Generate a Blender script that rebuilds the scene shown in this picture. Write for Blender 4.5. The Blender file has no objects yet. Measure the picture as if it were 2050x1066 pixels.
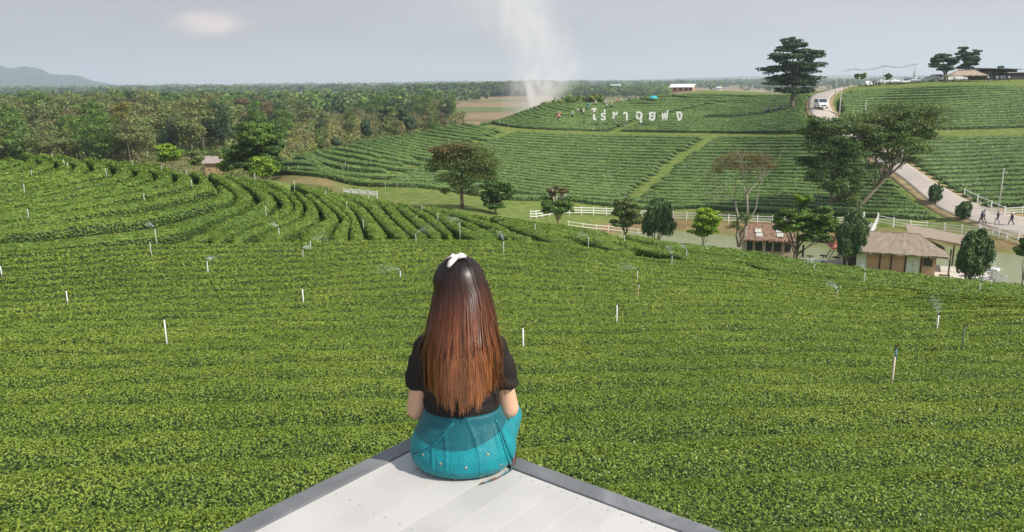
import bpy, bmesh, math, random
import numpy as np
from mathutils import Vector, Matrix, noise as mnoise
from mathutils.bvhtree import BVHTree
random.seed(7)
RNG = np.random.default_rng(11)
scene = bpy.context.scene
COL = scene.collection
R = math.radians

# ------------------------------------------------------------------ camera
F = 1550.0; PITCH = R(13.35); ROLL = R(-0.55); CZ = 1.45
CAM = np.array([0, 0, CZ])
_f = np.array([0, math.cos(PITCH), -math.sin(PITCH)]); _r0 = np.array([1., 0, 0]); _u0 = np.cross(_r0, _f)
_r = _r0*math.cos(ROLL)+_u0*math.sin(ROLL); _u = -_r0*math.sin(ROLL)+_u0*math.cos(ROLL)
cd = bpy.data.cameras.new('camera'); cam = bpy.data.objects.new('camera', cd); COL.objects.link(cam)
cd.sensor_width = 36.0; cd.lens = 36.0*F/2050.0; cd.clip_start = 0.05; cd.clip_end = 40000
cam.matrix_world = Matrix(((_r[0], _u[0], -_f[0], 0), (_r[1], _u[1], -_f[1], 0), (_r[2], _u[2], -_f[2], CZ), (0, 0, 0, 1)))
scene.camera = cam

# ------------------------------------------------------------------ light
SUN = Vector((0.66, -0.36, 0.72)).normalized()
SUN_EL = math.asin(SUN.z); SUN_AZ = math.atan2(SUN.x, SUN.y)
w = bpy.data.worlds.new("World"); scene.world = w; w.use_nodes = True
nt = w.node_tree; nt.nodes.clear()
N = nt.nodes.new; L = nt.links.new
wo = N('ShaderNodeOutputWorld'); bg = N('ShaderNodeBackground'); L(bg.outputs[0], wo.inputs[0])
sky = N('ShaderNodeTexSky'); sky.sky_type = 'NISHITA'; sky.sun_disc = False
sky.sun_elevation = SUN_EL; sky.sun_rotation = SUN_AZ; sky.air_density = 1.0; sky.dust_density = 3.0; sky.ozone_density = 1.0
tc = N('ShaderNodeTexCoord')
sep = N('ShaderNodeSeparateXYZ'); L(tc.outputs['Generated'], sep.inputs[0])
# thin overcast veil: grey, a little paler towards the horizon on the right, uneven
ramp = N('ShaderNodeValToRGB'); L(sep.outputs[2], ramp.inputs[0])
e = ramp.color_ramp.elements
e[0].position = 0.0; e[0].color = (0.510, 0.520, 0.548, 1)
e[1].position = 0.75; e[1].color = (0.50, 0.56, 0.68, 1)
m1 = ramp.color_ramp.elements.new(0.06); m1.color = (0.478, 0.486, 0.520, 1)
m2 = ramp.color_ramp.elements.new(0.16); m2.color = (0.505, 0.518, 0.548, 1)
xr = N('ShaderNodeMapRange'); L(sep.outputs[0], xr.inputs[0]); xr.inputs[1].default_value = -0.6; xr.inputs[2].default_value = 0.6
xr.inputs[3].default_value = 0.86; xr.inputs[4].default_value = 1.08
mp = N('ShaderNodeMapping'); L(tc.outputs['Generated'], mp.inputs[0]); mp.inputs['Scale'].default_value = (1.6, 1.6, 6.0)
ns = N('ShaderNodeTexNoise'); L(mp.outputs[0], ns.inputs[0]); ns.inputs['Scale'].default_value = 2.2; ns.inputs['Detail'].default_value = 5
nr = N('ShaderNodeMapRange'); L(ns.outputs[0], nr.inputs[0]); nr.inputs[1].default_value = 0.3; nr.inputs[2].default_value = 0.7
nr.inputs[3].default_value = 0.89; nr.inputs[4].default_value = 1.09
mu = N('ShaderNodeMath'); mu.operation = 'MULTIPLY'; L(xr.outputs[0], mu.inputs[0]); L(nr.outputs[0], mu.inputs[1])
# one small warm cloud in the upper left of the veil
cdir = (_f + _r*((425-1025)/F) - _u*((46-533)/F)); cdir /= np.linalg.norm(cdir)
sb = N('ShaderNodeVectorMath'); sb.operation = 'SUBTRACT'; L(tc.outputs['Generated'], sb.inputs[0]); sb.inputs[1].default_value = tuple(cdir)
sc_ = N('ShaderNodeVectorMath'); sc_.operation = 'MULTIPLY'; L(sb.outputs[0], sc_.inputs[0]); sc_.inputs[1].default_value = (20, 20, 56)
n2 = N('ShaderNodeTexNoise'); L(tc.outputs['Generated'], n2.inputs[0]); n2.inputs['Scale'].default_value = 26; n2.inputs['Detail'].default_value = 6
ad = N('ShaderNodeVectorMath'); ad.operation = 'MULTIPLY_ADD'; L(n2.outputs['Color'], ad.inputs[0]); ad.inputs[1].default_value = (.9, .9, .9); L(sc_.outputs[0], ad.inputs[2])
a2 = N('ShaderNodeVectorMath'); a2.operation = 'SUBTRACT'; L(ad.outputs[0], a2.inputs[0]); a2.inputs[1].default_value = (.45, .45, .45)
ln = N('ShaderNodeVectorMath'); ln.operation = 'LENGTH'; L(a2.outputs[0], ln.inputs[0])
cm = N('ShaderNodeMapRange'); cm.interpolation_type = 'SMOOTHSTEP'; L(ln.outputs['Value'], cm.inputs[0]); cm.inputs[1].default_value = 1.15; cm.inputs[2].default_value = 0.1
cm.inputs[3].default_value = 0; cm.inputs[4].default_value = 0.75
hv = N('ShaderNodeVectorMath'); hv.operation = 'SCALE'; L(ramp.outputs[0], hv.inputs[0]); L(mu.outputs[0], hv.inputs['Scale'])
hv2 = N('ShaderNodeVectorMath'); hv2.operation = 'SCALE'; L(hv.outputs[0], hv2.inputs[0]); hv2.inputs['Scale'].default_value = 8.7
cmx = N('ShaderNodeMix'); cmx.data_type = 'RGBA'; L(cm.outputs[0], cmx.inputs[0]); L(hv2.outputs[0], cmx.inputs[6]); cmx.inputs[7].default_value = (7.6, 6.3, 5.7, 1)
mix = N('ShaderNodeMix'); mix.data_type = 'RGBA'; mix.inputs[0].default_value = 0.93
L(sky.outputs[0], mix.inputs[6]); L(cmx.outputs[2], mix.inputs[7]); L(mix.outputs[2], bg.inputs[0]); bg.inputs[1].default_value = 0.10
sd = bpy.data.lights.new('sun', 'SUN'); so = bpy.data.objects.new('sun', sd); COL.objects.link(so)
sd.energy = 4.0; sd.angle = R(0.53); sd.color = (1.0, 0.94, 0.85)
so.rotation_euler = SUN.to_track_quat('Z', 'Y').to_euler()
scene.view_settings.view_transform = 'Standard'; scene.view_settings.look = 'None'
scene.view_settings.exposure = 0.44; scene.view_settings.gamma = 1
scene.render.engine = 'CYCLES'
scene.cycles.use_denoising = True
scene.cycles.max_bounces = 8; scene.cycles.diffuse_bounces = 3; scene.cycles.glossy_bounces = 2
scene.cycles.transmission_bounces = 3; scene.cycles.transparent_max_bounces = 12; scene.cycles.volume_bounces = 5
scene.cycles.volume_step_rate = 1.0; scene.cycles.volume_max_steps = 64

# ------------------------------------------------------------------ object helpers
def tag(o, label=None, cat=None, group=None, kind=None):
    if label: o['label'] = label
    if cat: o['category'] = cat
    if group: o['group'] = group
    if kind: o['kind'] = kind
    return o
def empty(name, loc, label, cat, group=None, rz=0.0):
    o = bpy.data.objects.new(name, None); COL.objects.link(o); o.location = loc; o.rotation_euler = (0, 0, rz)
    o.empty_display_size = 0.2
    return tag(o, label, cat, group)
def copy_tree(o, parent=None):
    c = o.copy(); COL.objects.link(c); c.parent = parent
    for ch in list(o.children): copy_tree(ch, c)
    return c
class MB:
    def __init__(s): s.v = []; s.f = []; s.m = []
    def add(s, vs, fs, m=0):
        b = len(s.v); s.v += [tuple(p) for p in vs]; s.f += [tuple(i+b for i in f) for f in fs]; s.m += [m]*len(fs); return s
    def box(s, x0, x1, y0, y1, z0, z1, m=0):
        v = [(x0, y0, z0), (x1, y0, z0), (x1, y1, z0), (x0, y1, z0), (x0, y0, z1), (x1, y0, z1), (x1, y1, z1), (x0, y1, z1)]
        return s.add(v, [(3, 2, 1, 0), (4, 5, 6, 7), (0, 1, 5, 4), (1, 2, 6, 5), (2, 3, 7, 6), (3, 0, 4, 7)], m)
    def bar(s, a, b, wd, ht, m=0):
        a = Vector(a); b = Vector(b); d = (b-a)
        if d.length < 1e-6: return s
        d.normalize(); up = Vector((0, 0, 1)) if abs(d.z) < 0.95 else Vector((0, 1, 0))
        sx = d.cross(up).normalized()*wd/2; sz = sx.cross(d).normalized()*ht/2
        v = [a-sx-sz, a+sx-sz, a+sx+sz, a-sx+sz, b-sx-sz, b+sx-sz, b+sx+sz, b-sx+sz]
        return s.add(v, [(0, 1, 2, 3), (7, 6, 5, 4), (4, 5, 1, 0), (5, 6, 2, 1), (6, 7, 3, 2), (7, 4, 0, 3)], m)
    def tube(s, pts, rad, n=8, m=0, cap=True, ell=None):
        pts = [Vector(p) for p in pts]
        if not hasattr(rad, '__len__'): rad = [rad]*len(pts)
        k = len(pts); vs = []; prev = None
        for i, p in enumerate(pts):
            d = (pts[min(i+1, k-1)]-pts[max(i-1, 0)])
            d = d.normalized() if d.length > 1e-9 else Vector((0, 0, 1))
            if prev is None:
                a = d.orthogonal().normalized()
                if abs(d.z) > 0.9: a = Vector((1, 0, 0)); a = (a-d*a.dot(d)).normalized()
            else: a = (prev-d*prev.dot(d)).normalized()
            prev = a; b = d.cross(a)
            for j in range(n):
                t = 2*math.pi*j/n; vs.append(p+(a*math.cos(t)*(ell if ell else 1)+b*math.sin(t))*rad[i])
        fs = []
        for i in range(k-1):
            for j in range(n):
                fs.append((i*n+j, i*n+(j+1) % n, (i+1)*n+(j+1) % n, (i+1)*n+j))
        if cap: fs.append(tuple(reversed(range(n)))); fs.append(tuple(range((k-1)*n, k*n)))
        return s.add(vs, fs, m)
    def capsule(s, a, b, ra, rb, n=14, m=0):
        a = Vector(a); b = Vector(b); d = b-a; ln = max(d.length, 1e-6); d = d/ln
        pts = []; rr = []
        for t in (1.0, .92, .75, .5, .25, 0): pts.append(a-d*ra*t); rr.append(max(ra*math.sqrt(max(0, 1-t*t)), ra*.02))
        for t in (0.25, .5, .75): pts.append(a+d*ln*t); rr.append(ra+(rb-ra)*t)
        for t in (0, .25, .5, .75, .92, 1.0): pts.append(b+d*rb*t); rr.append(max(rb*math.sqrt(max(0, 1-t*t)), rb*.02))
        return s.tube(pts, rr, n, m)
    def ball(s, c, r, n=16, k=10, m=0, rot=None):
        if not hasattr(r, '__len__'): r = (r, r, r)
        vs = []
        for i in range(k+1):
            th = math.pi*i/k
            for j in range(n):
                ph = 2*math.pi*j/n
                p = Vector((r[0]*math.sin(th)*math.cos(ph), r[1]*math.sin(th)*math.sin(ph), r[2]*math.cos(th)))
                if rot is not None: p = rot @ p
                vs.append(p+Vector(c))
        fs = []
        for i in range(k):
            for j in range(n): fs.append(((i+1)*n+j, (i+1)*n+(j+1) % n, i*n+(j+1) % n, i*n+j))
        return s.add(vs, fs, m)
    def loft(s, rings, m=0, cap=True, closed=True):
        n = len(rings[0]); vs = [p for r_ in rings for p in r_]; fs = []
        for i in range(len(rings)-1):
            for j in range(n if closed else n-1):
                fs.append((i*n+j, i*n+(j+1) % n, (i+1)*n+(j+1) % n, (i+1)*n+j))
        if cap: fs.append(tuple(reversed(range(n)))); fs.append(tuple(range((len(rings)-1)*n, len(rings)*n)))
        return s.add(vs, fs, m)
    def build(s, name, mats, parent=None, smooth=False, bevel=0, loc=None):
        me = bpy.data.meshes.new(name); me.from_pydata(s.v, [], s.f)
        mats = mats if isinstance(mats, (list, tuple)) else [mats]
        for mt in mats: me.materials.append(mt)
        me.polygons.foreach_set('material_index', s.m)
        if smooth: me.polygons.foreach_set('use_smooth', [True]*len(s.f))
        me.update()
        o = bpy.data.objects.new(name, me); COL.objects.link(o)
        if parent is not None: o.parent = parent
        if loc is not None: o.location = loc
        if bevel:
            b = o.modifiers.new('bevel', 'BEVEL'); b.width = bevel; b.segments = 2; b.limit_method = 'ANGLE'
        return o
def remesh(mb, name, voxel, mats, smooth=4, parent=None, fac=0.6):
    """melt the shapes of mb into one continuous surface"""
    me = bpy.data.meshes.new('tmp'); me.from_pydata(mb.v, [], mb.f); me.update()
    t = bpy.data.objects.new('tmp', me); COL.objects.link(t)
    a = t.modifiers.new('r', 'REMESH'); a.mode = 'VOXEL'; a.voxel_size = voxel
    if smooth: b = t.modifiers.new('s', 'SMOOTH'); b.iterations = smooth; b.factor = fac
    dg = bpy.context.evaluated_depsgraph_get(); dg.update()
    out = bpy.data.meshes.new_from_object(t.evaluated_get(dg)); out.name = name
    bpy.data.objects.remove(t); bpy.data.meshes.remove(me)
    out.materials.clear()
    for mt in (mats if isinstance(mats, (list, tuple)) else [mats]): out.materials.append(mt)
    out.polygons.foreach_set('use_smooth', [True]*len(out.polygons)); out.update()
    o = bpy.data.objects.new(name, out); COL.objects.link(o)
    if parent is not None: o.parent = parent
    return o
def quads(name, V, Q, mats, mi=None, tint=None, smooth=None, parent=None, link=True):
    V = np.asarray(V, dtype=np.float32); Q = np.asarray(Q, dtype=np.int32)
    me = bpy.data.meshes.new(name); nf = len(Q); k = Q.shape[1]
    me.vertices.add(len(V)); me.vertices.foreach_set('co', V.ravel())
    me.loops.add(nf*k); me.loops.foreach_set('vertex_index', Q.ravel())
    me.polygons.add(nf); me.polygons.foreach_set('loop_start', np.arange(nf, dtype=np.int32)*k)
    for mt in (mats if isinstance(mats, (list, tuple)) else [mats]): me.materials.append(mt)
    if mi is not None: me.polygons.foreach_set('material_index', np.asarray(mi, dtype=np.int32))
    if smooth is not None: me.polygons.foreach_set('use_smooth', np.asarray(smooth, dtype=bool))
    me.update(calc_edges=True)
    if tint is not None:
        at = me.attributes.new('tint', 'FLOAT', 'FACE'); at.data.foreach_set('value', np.asarray(tint, dtype=np.float32))
    if not link: return me
    o = bpy.data.objects.new(name, me); COL.objects.link(o)
    if parent is not None: o.parent = parent
    return o
def leaf_cards(C, Nn, size, rng, wf=0.5, fold=0.12, along=None):
    """N leaf-shaped faces: centres C, facing directions Nn"""
    n = len(C); size = np.broadcast_to(np.asarray(size, float), (n,))[:, None]
    Nn = Nn/np.linalg.norm(Nn, axis=1, keepdims=True)
    t = rng.normal(size=(n, 3)) if along is None else along+rng.normal(size=(n, 3))*0.35
    a = t-Nn*np.sum(t*Nn, 1, keepdims=True); a /= np.linalg.norm(a, axis=1, keepdims=True)+1e-9
    b = np.cross(Nn, a)
    V = np.empty((n, 4, 3))
    V[:, 0] = C-a*size*.5; V[:, 2] = C+a*size*.5-Nn*size*fold
    V[:, 1] = C+b*size*wf*.5+Nn*size*fold; V[:, 3] = C-b*size*wf*.5+Nn*size*fold
    return V.reshape(-1, 3), np.arange(n*4).reshape(n, 4)

# ------------------------------------------------------------------ material helpers
def new_mat(name):
    m = bpy.data.materials.new(name); m.use_nodes = True; nt = m.node_tree
    return m, nt, nt.nodes['Principled BSDF']
def simple(name, col, rough=0.6, metal=0, var=0.12, scale=8.0, bump=0.0, spec=0.4, coord='Object'):
    m, nt, p = new_mat(name)
    tc = nt.nodes.new('ShaderNodeTexCoord'); n = nt.nodes.new('ShaderNodeTexNoise'); n.inputs['Scale'].default_value = scale; n.inputs['Detail'].default_value = 6
    nt.links.new(tc.outputs[coord], n.inputs[0])
    r = nt.nodes.new('ShaderNodeValToRGB'); nt.links.new(n.outputs[0], r.inputs[0])
    r.color_ramp.elements[0].position = .3; r.color_ramp.elements[1].position = .7
    r.color_ramp.elements[0].color = tuple(c*(1-var) for c in col)+(1,); r.color_ramp.elements[1].color = tuple(min(1, c*(1+var)) for c in col)+(1,)
    nt.links.new(r.outputs[0], p.inputs['Base Color'])
    p.inputs['Roughness'].default_value = rough; p.inputs['Metallic'].default_value = metal; p.inputs['Specular IOR Level'].default_value = spec
    if bump:
        b = nt.nodes.new('ShaderNodeBump'); b.inputs['Strength'].default_value = bump; b.inputs['Distance'].default_value = 0.02
        nt.links.new(n.outputs[0], b.inputs['Height']); nt.links.new(b.outputs[0], p.inputs['Normal'])
    return m
def leafy(name, dark, light, extra=None, patch=0.15, trans=0.25, rough=0.5, pscale=0.12):
    """foliage: colour by leaf, drifting in soft patches over the ground"""
    m, nt, p = new_mat(name); N = nt.nodes.new; L = nt.links.new
    at = N('ShaderNodeAttribute'); at.attribute_name = 'tint'
    g = N('ShaderNodeNewGeometry'); n = N('ShaderNodeTexNoise'); n.inputs['Scale'].default_value = pscale; n.inputs['Detail'].default_value = 5
    n.inputs['Roughness'].default_value = 0.65
    L(g.outputs['Position'], n.inputs[0])
    oi = N('ShaderNodeObjectInfo')
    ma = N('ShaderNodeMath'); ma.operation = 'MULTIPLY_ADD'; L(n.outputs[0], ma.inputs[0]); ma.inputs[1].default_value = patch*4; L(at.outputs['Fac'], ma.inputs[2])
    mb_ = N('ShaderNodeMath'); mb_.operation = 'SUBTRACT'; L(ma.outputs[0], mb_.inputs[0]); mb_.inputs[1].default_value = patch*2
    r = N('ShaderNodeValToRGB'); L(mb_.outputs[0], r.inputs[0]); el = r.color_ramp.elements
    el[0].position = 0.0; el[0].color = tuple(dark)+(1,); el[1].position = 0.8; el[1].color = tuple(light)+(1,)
    if extra: q = el.new(1.0); q.color = tuple(extra)+(1,)
    L(r.outputs[0], p.inputs['Base Color']); p.inputs['Roughness'].default_value = rough; p.inputs['Specular IOR Level'].default_value = 0.3
    if trans:
        tr = N('ShaderNodeBsdfTranslucent'); L(r.outputs[0], tr.inputs[0]); mx = N('ShaderNodeMixShader'); mx.inputs[0].default_value = trans
        L(p.outputs[0], mx.inputs[1]); L(tr.outputs[0], mx.inputs[2]); L(mx.outputs[0], nt.nodes['Material Output'].inputs[0])
    return m
# ------------------------------------------------------------------ terrain
def rays(px, py):
    px = np.asarray(px, float)[..., None]; py = np.asarray(py, float)[..., None]
    return _f+_r*((px-1025)/F)-_u*((py-533)/F)
def at_depth(px, py, Y):
    d = rays(px, py); return CAM+d*(np.asarray(Y, float)[..., None]/d[..., 1:2])
def to_px(P):
    q = np.asarray(P, float)-CAM; z = q@_f; return 1025+F*(q@_r)/z, 533-F*(q@_u)/z
HEDGE_H = 0.72
ctrl = []
def T(*a):
    for px, py, Y in a: p = at_depth(px, py, Y); ctrl.append((p[0], p[1], p[2]-HEDGE_H))
def G(*a):
    for px, py, Y in a: p = at_depth(px, py, Y); ctrl.append((p[0], p[1], p[2]))
def Z(px, *a):
    for Y, z in a: p = at_depth(px, 500, Y); ctrl.append((p[0], p[1], z))
for px in (-500, 0, 500, 1025, 1500, 2050, 2600):
    for Y in (3, 5, 8, 14, 20, 27): Z(px, (Y, CZ-(3.4+.16*Y)-HEDGE_H))
T((0, 500, 38), (-250, 500, 38), (250, 490, 39), (560, 485, 42), (800, 475, 45), (1008, 475, 47), (1300, 500, 50), (1300, 540, 40), (1600, 545, 42), (1900, 575, 37), (2050, 590, 35), (1700, 600, 30), (2250, 610, 35))
T((0, 437, 45), (300, 430, 48), (533, 432, 50), (0, 380, 53), (300, 385, 55), (600, 400, 56), (0, 340, 60), (0, 303, 68), (150, 311, 68), (300, 326, 70), (450, 345, 72), (560, 354, 74), (700, 384, 72), (860, 412, 68), (1000, 433, 64), (1100, 447, 62), (1250, 465, 62), (1400, 484, 60), (1550, 505, 56), (1700, 527, 52), (1870, 548, 47), (2050, 567, 44), (2250, 590, 42), (-250, 300, 66), (-250, 420, 46), (-250, 360, 55), (800, 440, 56), (1000, 452, 55))
for px in (-500, -250, 0): Z(px, (86, -9.5), (120, -14.5), (170, -16))
Z(150, (86, -10), (120, -14.5)); Z(300, (86, -11), (110, -14.5), (150, -16)); Z(450, (90, -13), (115, -15)); Z(560, (86, -12))
G((440, 338, 160))
G((700, 392, 100), (760, 396, 98), (860, 400, 95), (925, 416, 86), (1000, 425, 86), (1050, 436, 90), (1060, 438, 106), (1200, 436, 114))
Z(860, (80, -12.6)); Z(1000, (74, -13)); Z(700, (84, -12.5))
T((565, 345, 112), (700, 378, 103), (620, 305, 128), (760, 275, 148), (900, 250, 172), (850, 330, 125), (1000, 300, 148), (1000, 395, 112), (1150, 408, 117), (1250, 395, 124), (1250, 330, 146), (1500, 400, 120), (1500, 330, 143), (1700, 420, 112), (1850, 432, 108), (1700, 350, 132), (1950, 350, 122), (2050, 400, 110), (2050, 340, 122), (2250, 340, 120))
G((1250, 420, 118), (1400, 270, 170), (1100, 262, 172), (980, 252, 178), (1700, 272, 160), (2050, 262, 152), (1900, 262, 152), (2250, 262, 148))
T((1060, 217, 214), (1100, 205, 225), (1180, 245, 184), (1350, 245, 184), (1350, 205, 240), (1180, 205, 226), (1500, 187, 280), (1585, 217, 190), (1500, 225, 202), (1600, 185, 245), (1300, 190, 270))
G((1368, 183, 315), (1643, 216, 172), (1650, 247, 156), (1740, 290, 141), (1800, 335, 127), (1850, 372, 118), (1900, 412, 111), (1980, 447, 104), (2050, 462, 100), (1640, 192, 205), (1700, 174, 238))
T((1900, 166, 212), (1780, 169, 228), (2050, 170, 203), (2250, 180, 200), (1900, 210, 175), (2050, 210, 172), (1750, 200, 190))
Z(1150, (88, -17.5), (102, -18.6)); Z(1250, (75, -15.5), (86, -18.5), (96, -19.2), (105, -21), (113, -19))
Z(1400, (75, -16.5), (88, -18.9), (95, -19.2), (103, -21.5), (112, -19)); Z(1600, (68, -15.5), (80, -18.8), (90, -19.1), (98, -21.5), (108, -19))
Z(1800, (62, -15.5), (75, -18.6), (83, -19), (93, -21.5), (103, -18.9)); Z(1950, (56, -14.5), (68, -18.2), (78, -19.2), (89, -21.5), (99, -19))
Z(2150, (54, -14.5), (65, -18.3), (75, -19.4), (87, -21.5), (97, -19)); Z(2400, (54, -14.5), (70, -19), (85, -21.5), (97, -19))
Z(560, (150, -14.8)); Z(620, (168, -16)); Z(760, (195, -16.5)); Z(900, (225, -16.5)); Z(1000, (262, -16.5)); Z(1100, (290, -16)); Z(1150, (345, -15.5))
for px in (-500, -250, 0, 300): Z(px, (230, -15), (330, -13.5), (500, -14))
for px in (600, 850): Z(px, (240, -16.5), (330, -16), (500, -15.5))
Z(1000, (330, -15.5), (500, -15.2)); Z(1200, (330, -13), (500, -15)); Z(1368, (420, -8), (520, -13)); Z(1500, (345, -4), (450, -10))
Z(1750, (240, 0.2), (262, 0.0), (330, -5)); Z(1900, (238, 0.8), (262, 0.7), (330, -4)); Z(2050, (235, 0.8), (262, 0.6), (330, -4)); Z(2250, (235, 0.0), (330, -5))
Z(1620, (290, -3.5), (360, -8))
ctrl = np.array(ctrl)
def dom(x, y):
    a = np.arctan2(x, y); r = np.sqrt(x*x+y*y); return a, np.log(np.maximum(r, 2.5))
ca, cl = dom(ctrl[:, 0], ctrl[:, 1]); S = 2.6
def phi(d2): return np.where(d2 > 1e-12, .5*d2*np.log(np.maximum(d2, 1e-12)), 0)
n_ = len(ctrl); A_ = np.zeros((n_+3, n_+3))
A_[:n_, :n_] = phi((S*(ca[:, None]-ca))**2+(cl[:, None]-cl)**2)+np.eye(n_)*0.0015
Pm = np.stack([np.ones(n_), ca, cl], 1); A_[:n_, n_:] = Pm; A_[n_:, :n_] = Pm.T
W_ = np.linalg.solve(A_, np.concatenate([ctrl[:, 2], np.zeros(3)]))
GA = np.linspace(-R(50), R(50), 301); GL = np.linspace(math.log(2.5), math.log(560), 361)
gg = np.zeros((len(GA), len(GL)))
for i, a in enumerate(GA):
    d2 = (S*(a-ca[None]))**2+(GL[:, None]-cl[None])**2
    gg[i] = phi(d2)@W_[:n_]+W_[n_]+W_[n_+1]*a+W_[n_+2]*GL
def H(x, y):
    x = np.asarray(x, float); y = np.asarray(y, float); a, l = dom(x, y)
    ia = np.clip((a-GA[0])/(GA[1]-GA[0]), 0, len(GA)-1.001); il = np.clip((l-GL[0])/(GL[1]-GL[0]), 0, len(GL)-1.001)
    i0 = ia.astype(int); j0 = il.astype(int); fa = ia-i0; fl = il-j0
    z = (gg[i0, j0]*(1-fa)+gg[i0+1, j0]*fa)*(1-fl)+(gg[i0, j0+1]*(1-fa)+gg[i0+1, j0+1]*fa)*fl
    r = np.sqrt(x*x+y*y)
    far = -15.5+1.2*np.sin(x/260)*np.cos(y/330)
    wf = np.clip((r-400)/140, 0, 1); wf = wf*wf*(3-2*wf); z = z*(1-wf)+far*wf
    back = -4.8-np.minimum(r, 120)*.09
    wb = np.clip((np.abs(a)-R(50))/R(55), 0, 1); wb = wb*wb*(3-2*wb)
    wb = wb*(1-wf)
    return z*(1-wb)+back*wb
def cast(px, py, off=0.0, tmin=3.0, tmax=900.0):
    """where the sight line of a pixel meets the ground raised by off"""
    px = np.atleast_1d(np.asarray(px, float)); py = np.atleast_1d(np.asarray(py, float)); d = rays(px, py)
    Ys = np.exp(np.linspace(math.log(tmin), math.log(tmax), 700)); out = np.zeros((len(px), 3))
    for i in range(len(px)):
        P = CAM+d[i]*(Ys[:, None]/d[i, 1]); g = P[:, 2]-(H(P[:, 0], P[:, 1])+off)
        k = np.argmax(g < 0) if (g < 0).any() else int(np.argmin(g))
        if k > 0 and g[k] < 0: t = g[k-1]/(g[k-1]-g[k]); Y = Ys[k-1]+(Ys[k]-Ys[k-1])*t
        else: Y = Ys[k]
        out[i] = CAM+d[i]*(Y/d[i, 1])
    return out
def spot(px, py=None, Y=None):
    """ground point under a pixel, or on the pixel's column at depth Y"""
    if Y is None: p = cast([px], [py])[0]; return Vector((p[0], p[1], float(H(p[0], p[1]))))
    p = at_depth(px, 500 if py is None else py, Y); return Vector((p[0], p[1], float(H(p[0], p[1]))))
def resample(P, n):
    P = np.asarray(P, float); s = np.concatenate([[0], np.cumsum(np.linalg.norm(np.diff(P[:, :2], axis=0), axis=1))]); q = np.linspace(0, s[-1], n)
    return np.stack([np.interp(q, s, P[:, k]) for k in range(P.shape[1])], 1)
def spline(P, m=12):
    """Catmull-Rom through the points"""
    P = np.asarray(P, float); Q = np.vstack([2*P[0]-P[1], P, 2*P[-1]-P[-2]]); out = []
    for i in range(1, len(Q)-2):
        t = np.linspace(0, 1, m, endpoint=False)[:, None]
        out.append(.5*((2*Q[i])+(-Q[i-1]+Q[i+1])*t+(2*Q[i-1]-5*Q[i]+4*Q[i+1]-Q[i+2])*t*t+(-Q[i-1]+3*Q[i]-3*Q[i+1]+Q[i+2])*t**3))
    out.append(P[-1:]); return np.vstack(out)

# ground sheet, reaching the horizon
az = np.concatenate([np.linspace(-180, -48, 34)[:-1], np.linspace(-48, 48, 361), np.linspace(48, 180, 34)[1:-1]])
rr = np.concatenate([[0.05], np.exp(np.linspace(math.log(2), math.log(620), 330)), np.exp(np.linspace(math.log(660), math.log(9500), 36))])
AA, RR = np.meshgrid(np.radians(az), rr, indexing='ij'); X = RR*np.sin(AA); Y = RR*np.cos(AA)
Zg = H(X, Y); na, nr_ = X.shape
gV = np.stack([X, Y, Zg], -1).reshape(-1, 3); ii = np.arange(na); jj = np.arange(nr_-1)
I, J = np.meshgrid(ii, jj, indexing='ij'); I2 = (I+1) % na
gQ = np.stack([I*nr_+J, I*nr_+J+1, I2*nr_+J+1, I2*nr_+J], -1).reshape(-1, 4)
gm, nt, p = new_mat('ground_cover'); N = nt.nodes.new; L = nt.links.new
geo = N('ShaderNodeNewGeometry')
za = N('ShaderNodeAttribute'); za.attribute_name = 'zone'
sz = N('ShaderNodeSeparateXYZ'); L(za.outputs['Vector'], sz.inputs[0])
def noise_n(scale, det=6, rough=.6):
    n = N('ShaderNodeTexNoise'); n.inputs['Scale'].default_value = scale; n.inputs['Detail'].default_value = det; n.inputs['Roughness'].default_value = rough; L(geo.outputs['Position'], n.inputs[0]); return n
def ramp_n(src, *st):
    r = N('ShaderNodeValToRGB'); L(src, r.inputs[0]); el = r.color_ramp.elements
    el[0].position = st[0][0]; el[0].color = st[0][1]+(1,); el[1].position = st[-1][0]; el[1].color = st[-1][1]+(1,)
    for q in st[1:-1]: k = el.new(q[0]); k.color = q[1]+(1,)
    return r
def mix_n(f, a, b):
    m = N('ShaderNodeMix'); m.data_type = 'RGBA'; L(f, m.inputs[0]); L(a, m.inputs[6]); L(b, m.inputs[7]); return m.outputs[2]
gr = ramp_n(noise_n(0.9).outputs[0], (.28, (0.075, 0.120, 0.024)), (.52, (0.135, 0.18, 0.04)), (.76, (0.25, 0.23, 0.09)))
sc2 = ramp_n(noise_n(0.12, 8, .7).outputs[0], (.3, (0.055, 0.075, 0.02)), (.45, (0.13, 0.13, 0.045)), (.58, (0.23, 0.18, 0.085)), (.72, (0.12, 0.14, 0.05)))
# farmland: long fields of different crops
vor = N('ShaderNodeTexVoronoi'); vor.feature = 'F1'; vor.inputs['Scale'].default_value = 1.0
mpv = N('ShaderNodeMapping'); L(geo.outputs['Position'], mpv.inputs[0]); mpv.inputs['Scale'].default_value = (0.004, 0.0125, 0.0); mpv.inputs['Rotation'].default_value = (0, 0, 0.12)
L(mpv.outputs[0], vor.inputs[0])
sv = N('ShaderNodeSeparateColor'); L(vor.outputs['Color'], sv.inputs[0])
fl = ramp_n(sv.outputs[0], (.0, (0.26, 0.20, 0.12)), (.3, (0.30, 0.25, 0.15)), (.5, (0.13, 0.17, 0.06)), (.65, (0.22, 0.17, 0.10)), (.9, (0.17, 0.19, 0.08)))
fl.color_ramp.interpolation = 'CONSTANT'
nf = noise_n(0.05, 8, .7); fmx = N('ShaderNodeMix'); fmx.data_type = 'RGBA'; fmx.blend_type = 'MULTIPLY'; fmx.inputs[0].default_value = .8
L(fl.outputs[0], fmx.inputs[6]); L(ramp_n(nf.outputs[0], (.3, (.7, .7, .7)), (.7, (1.15, 1.1, 1.0))).outputs[0], fmx.inputs[7])
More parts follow.
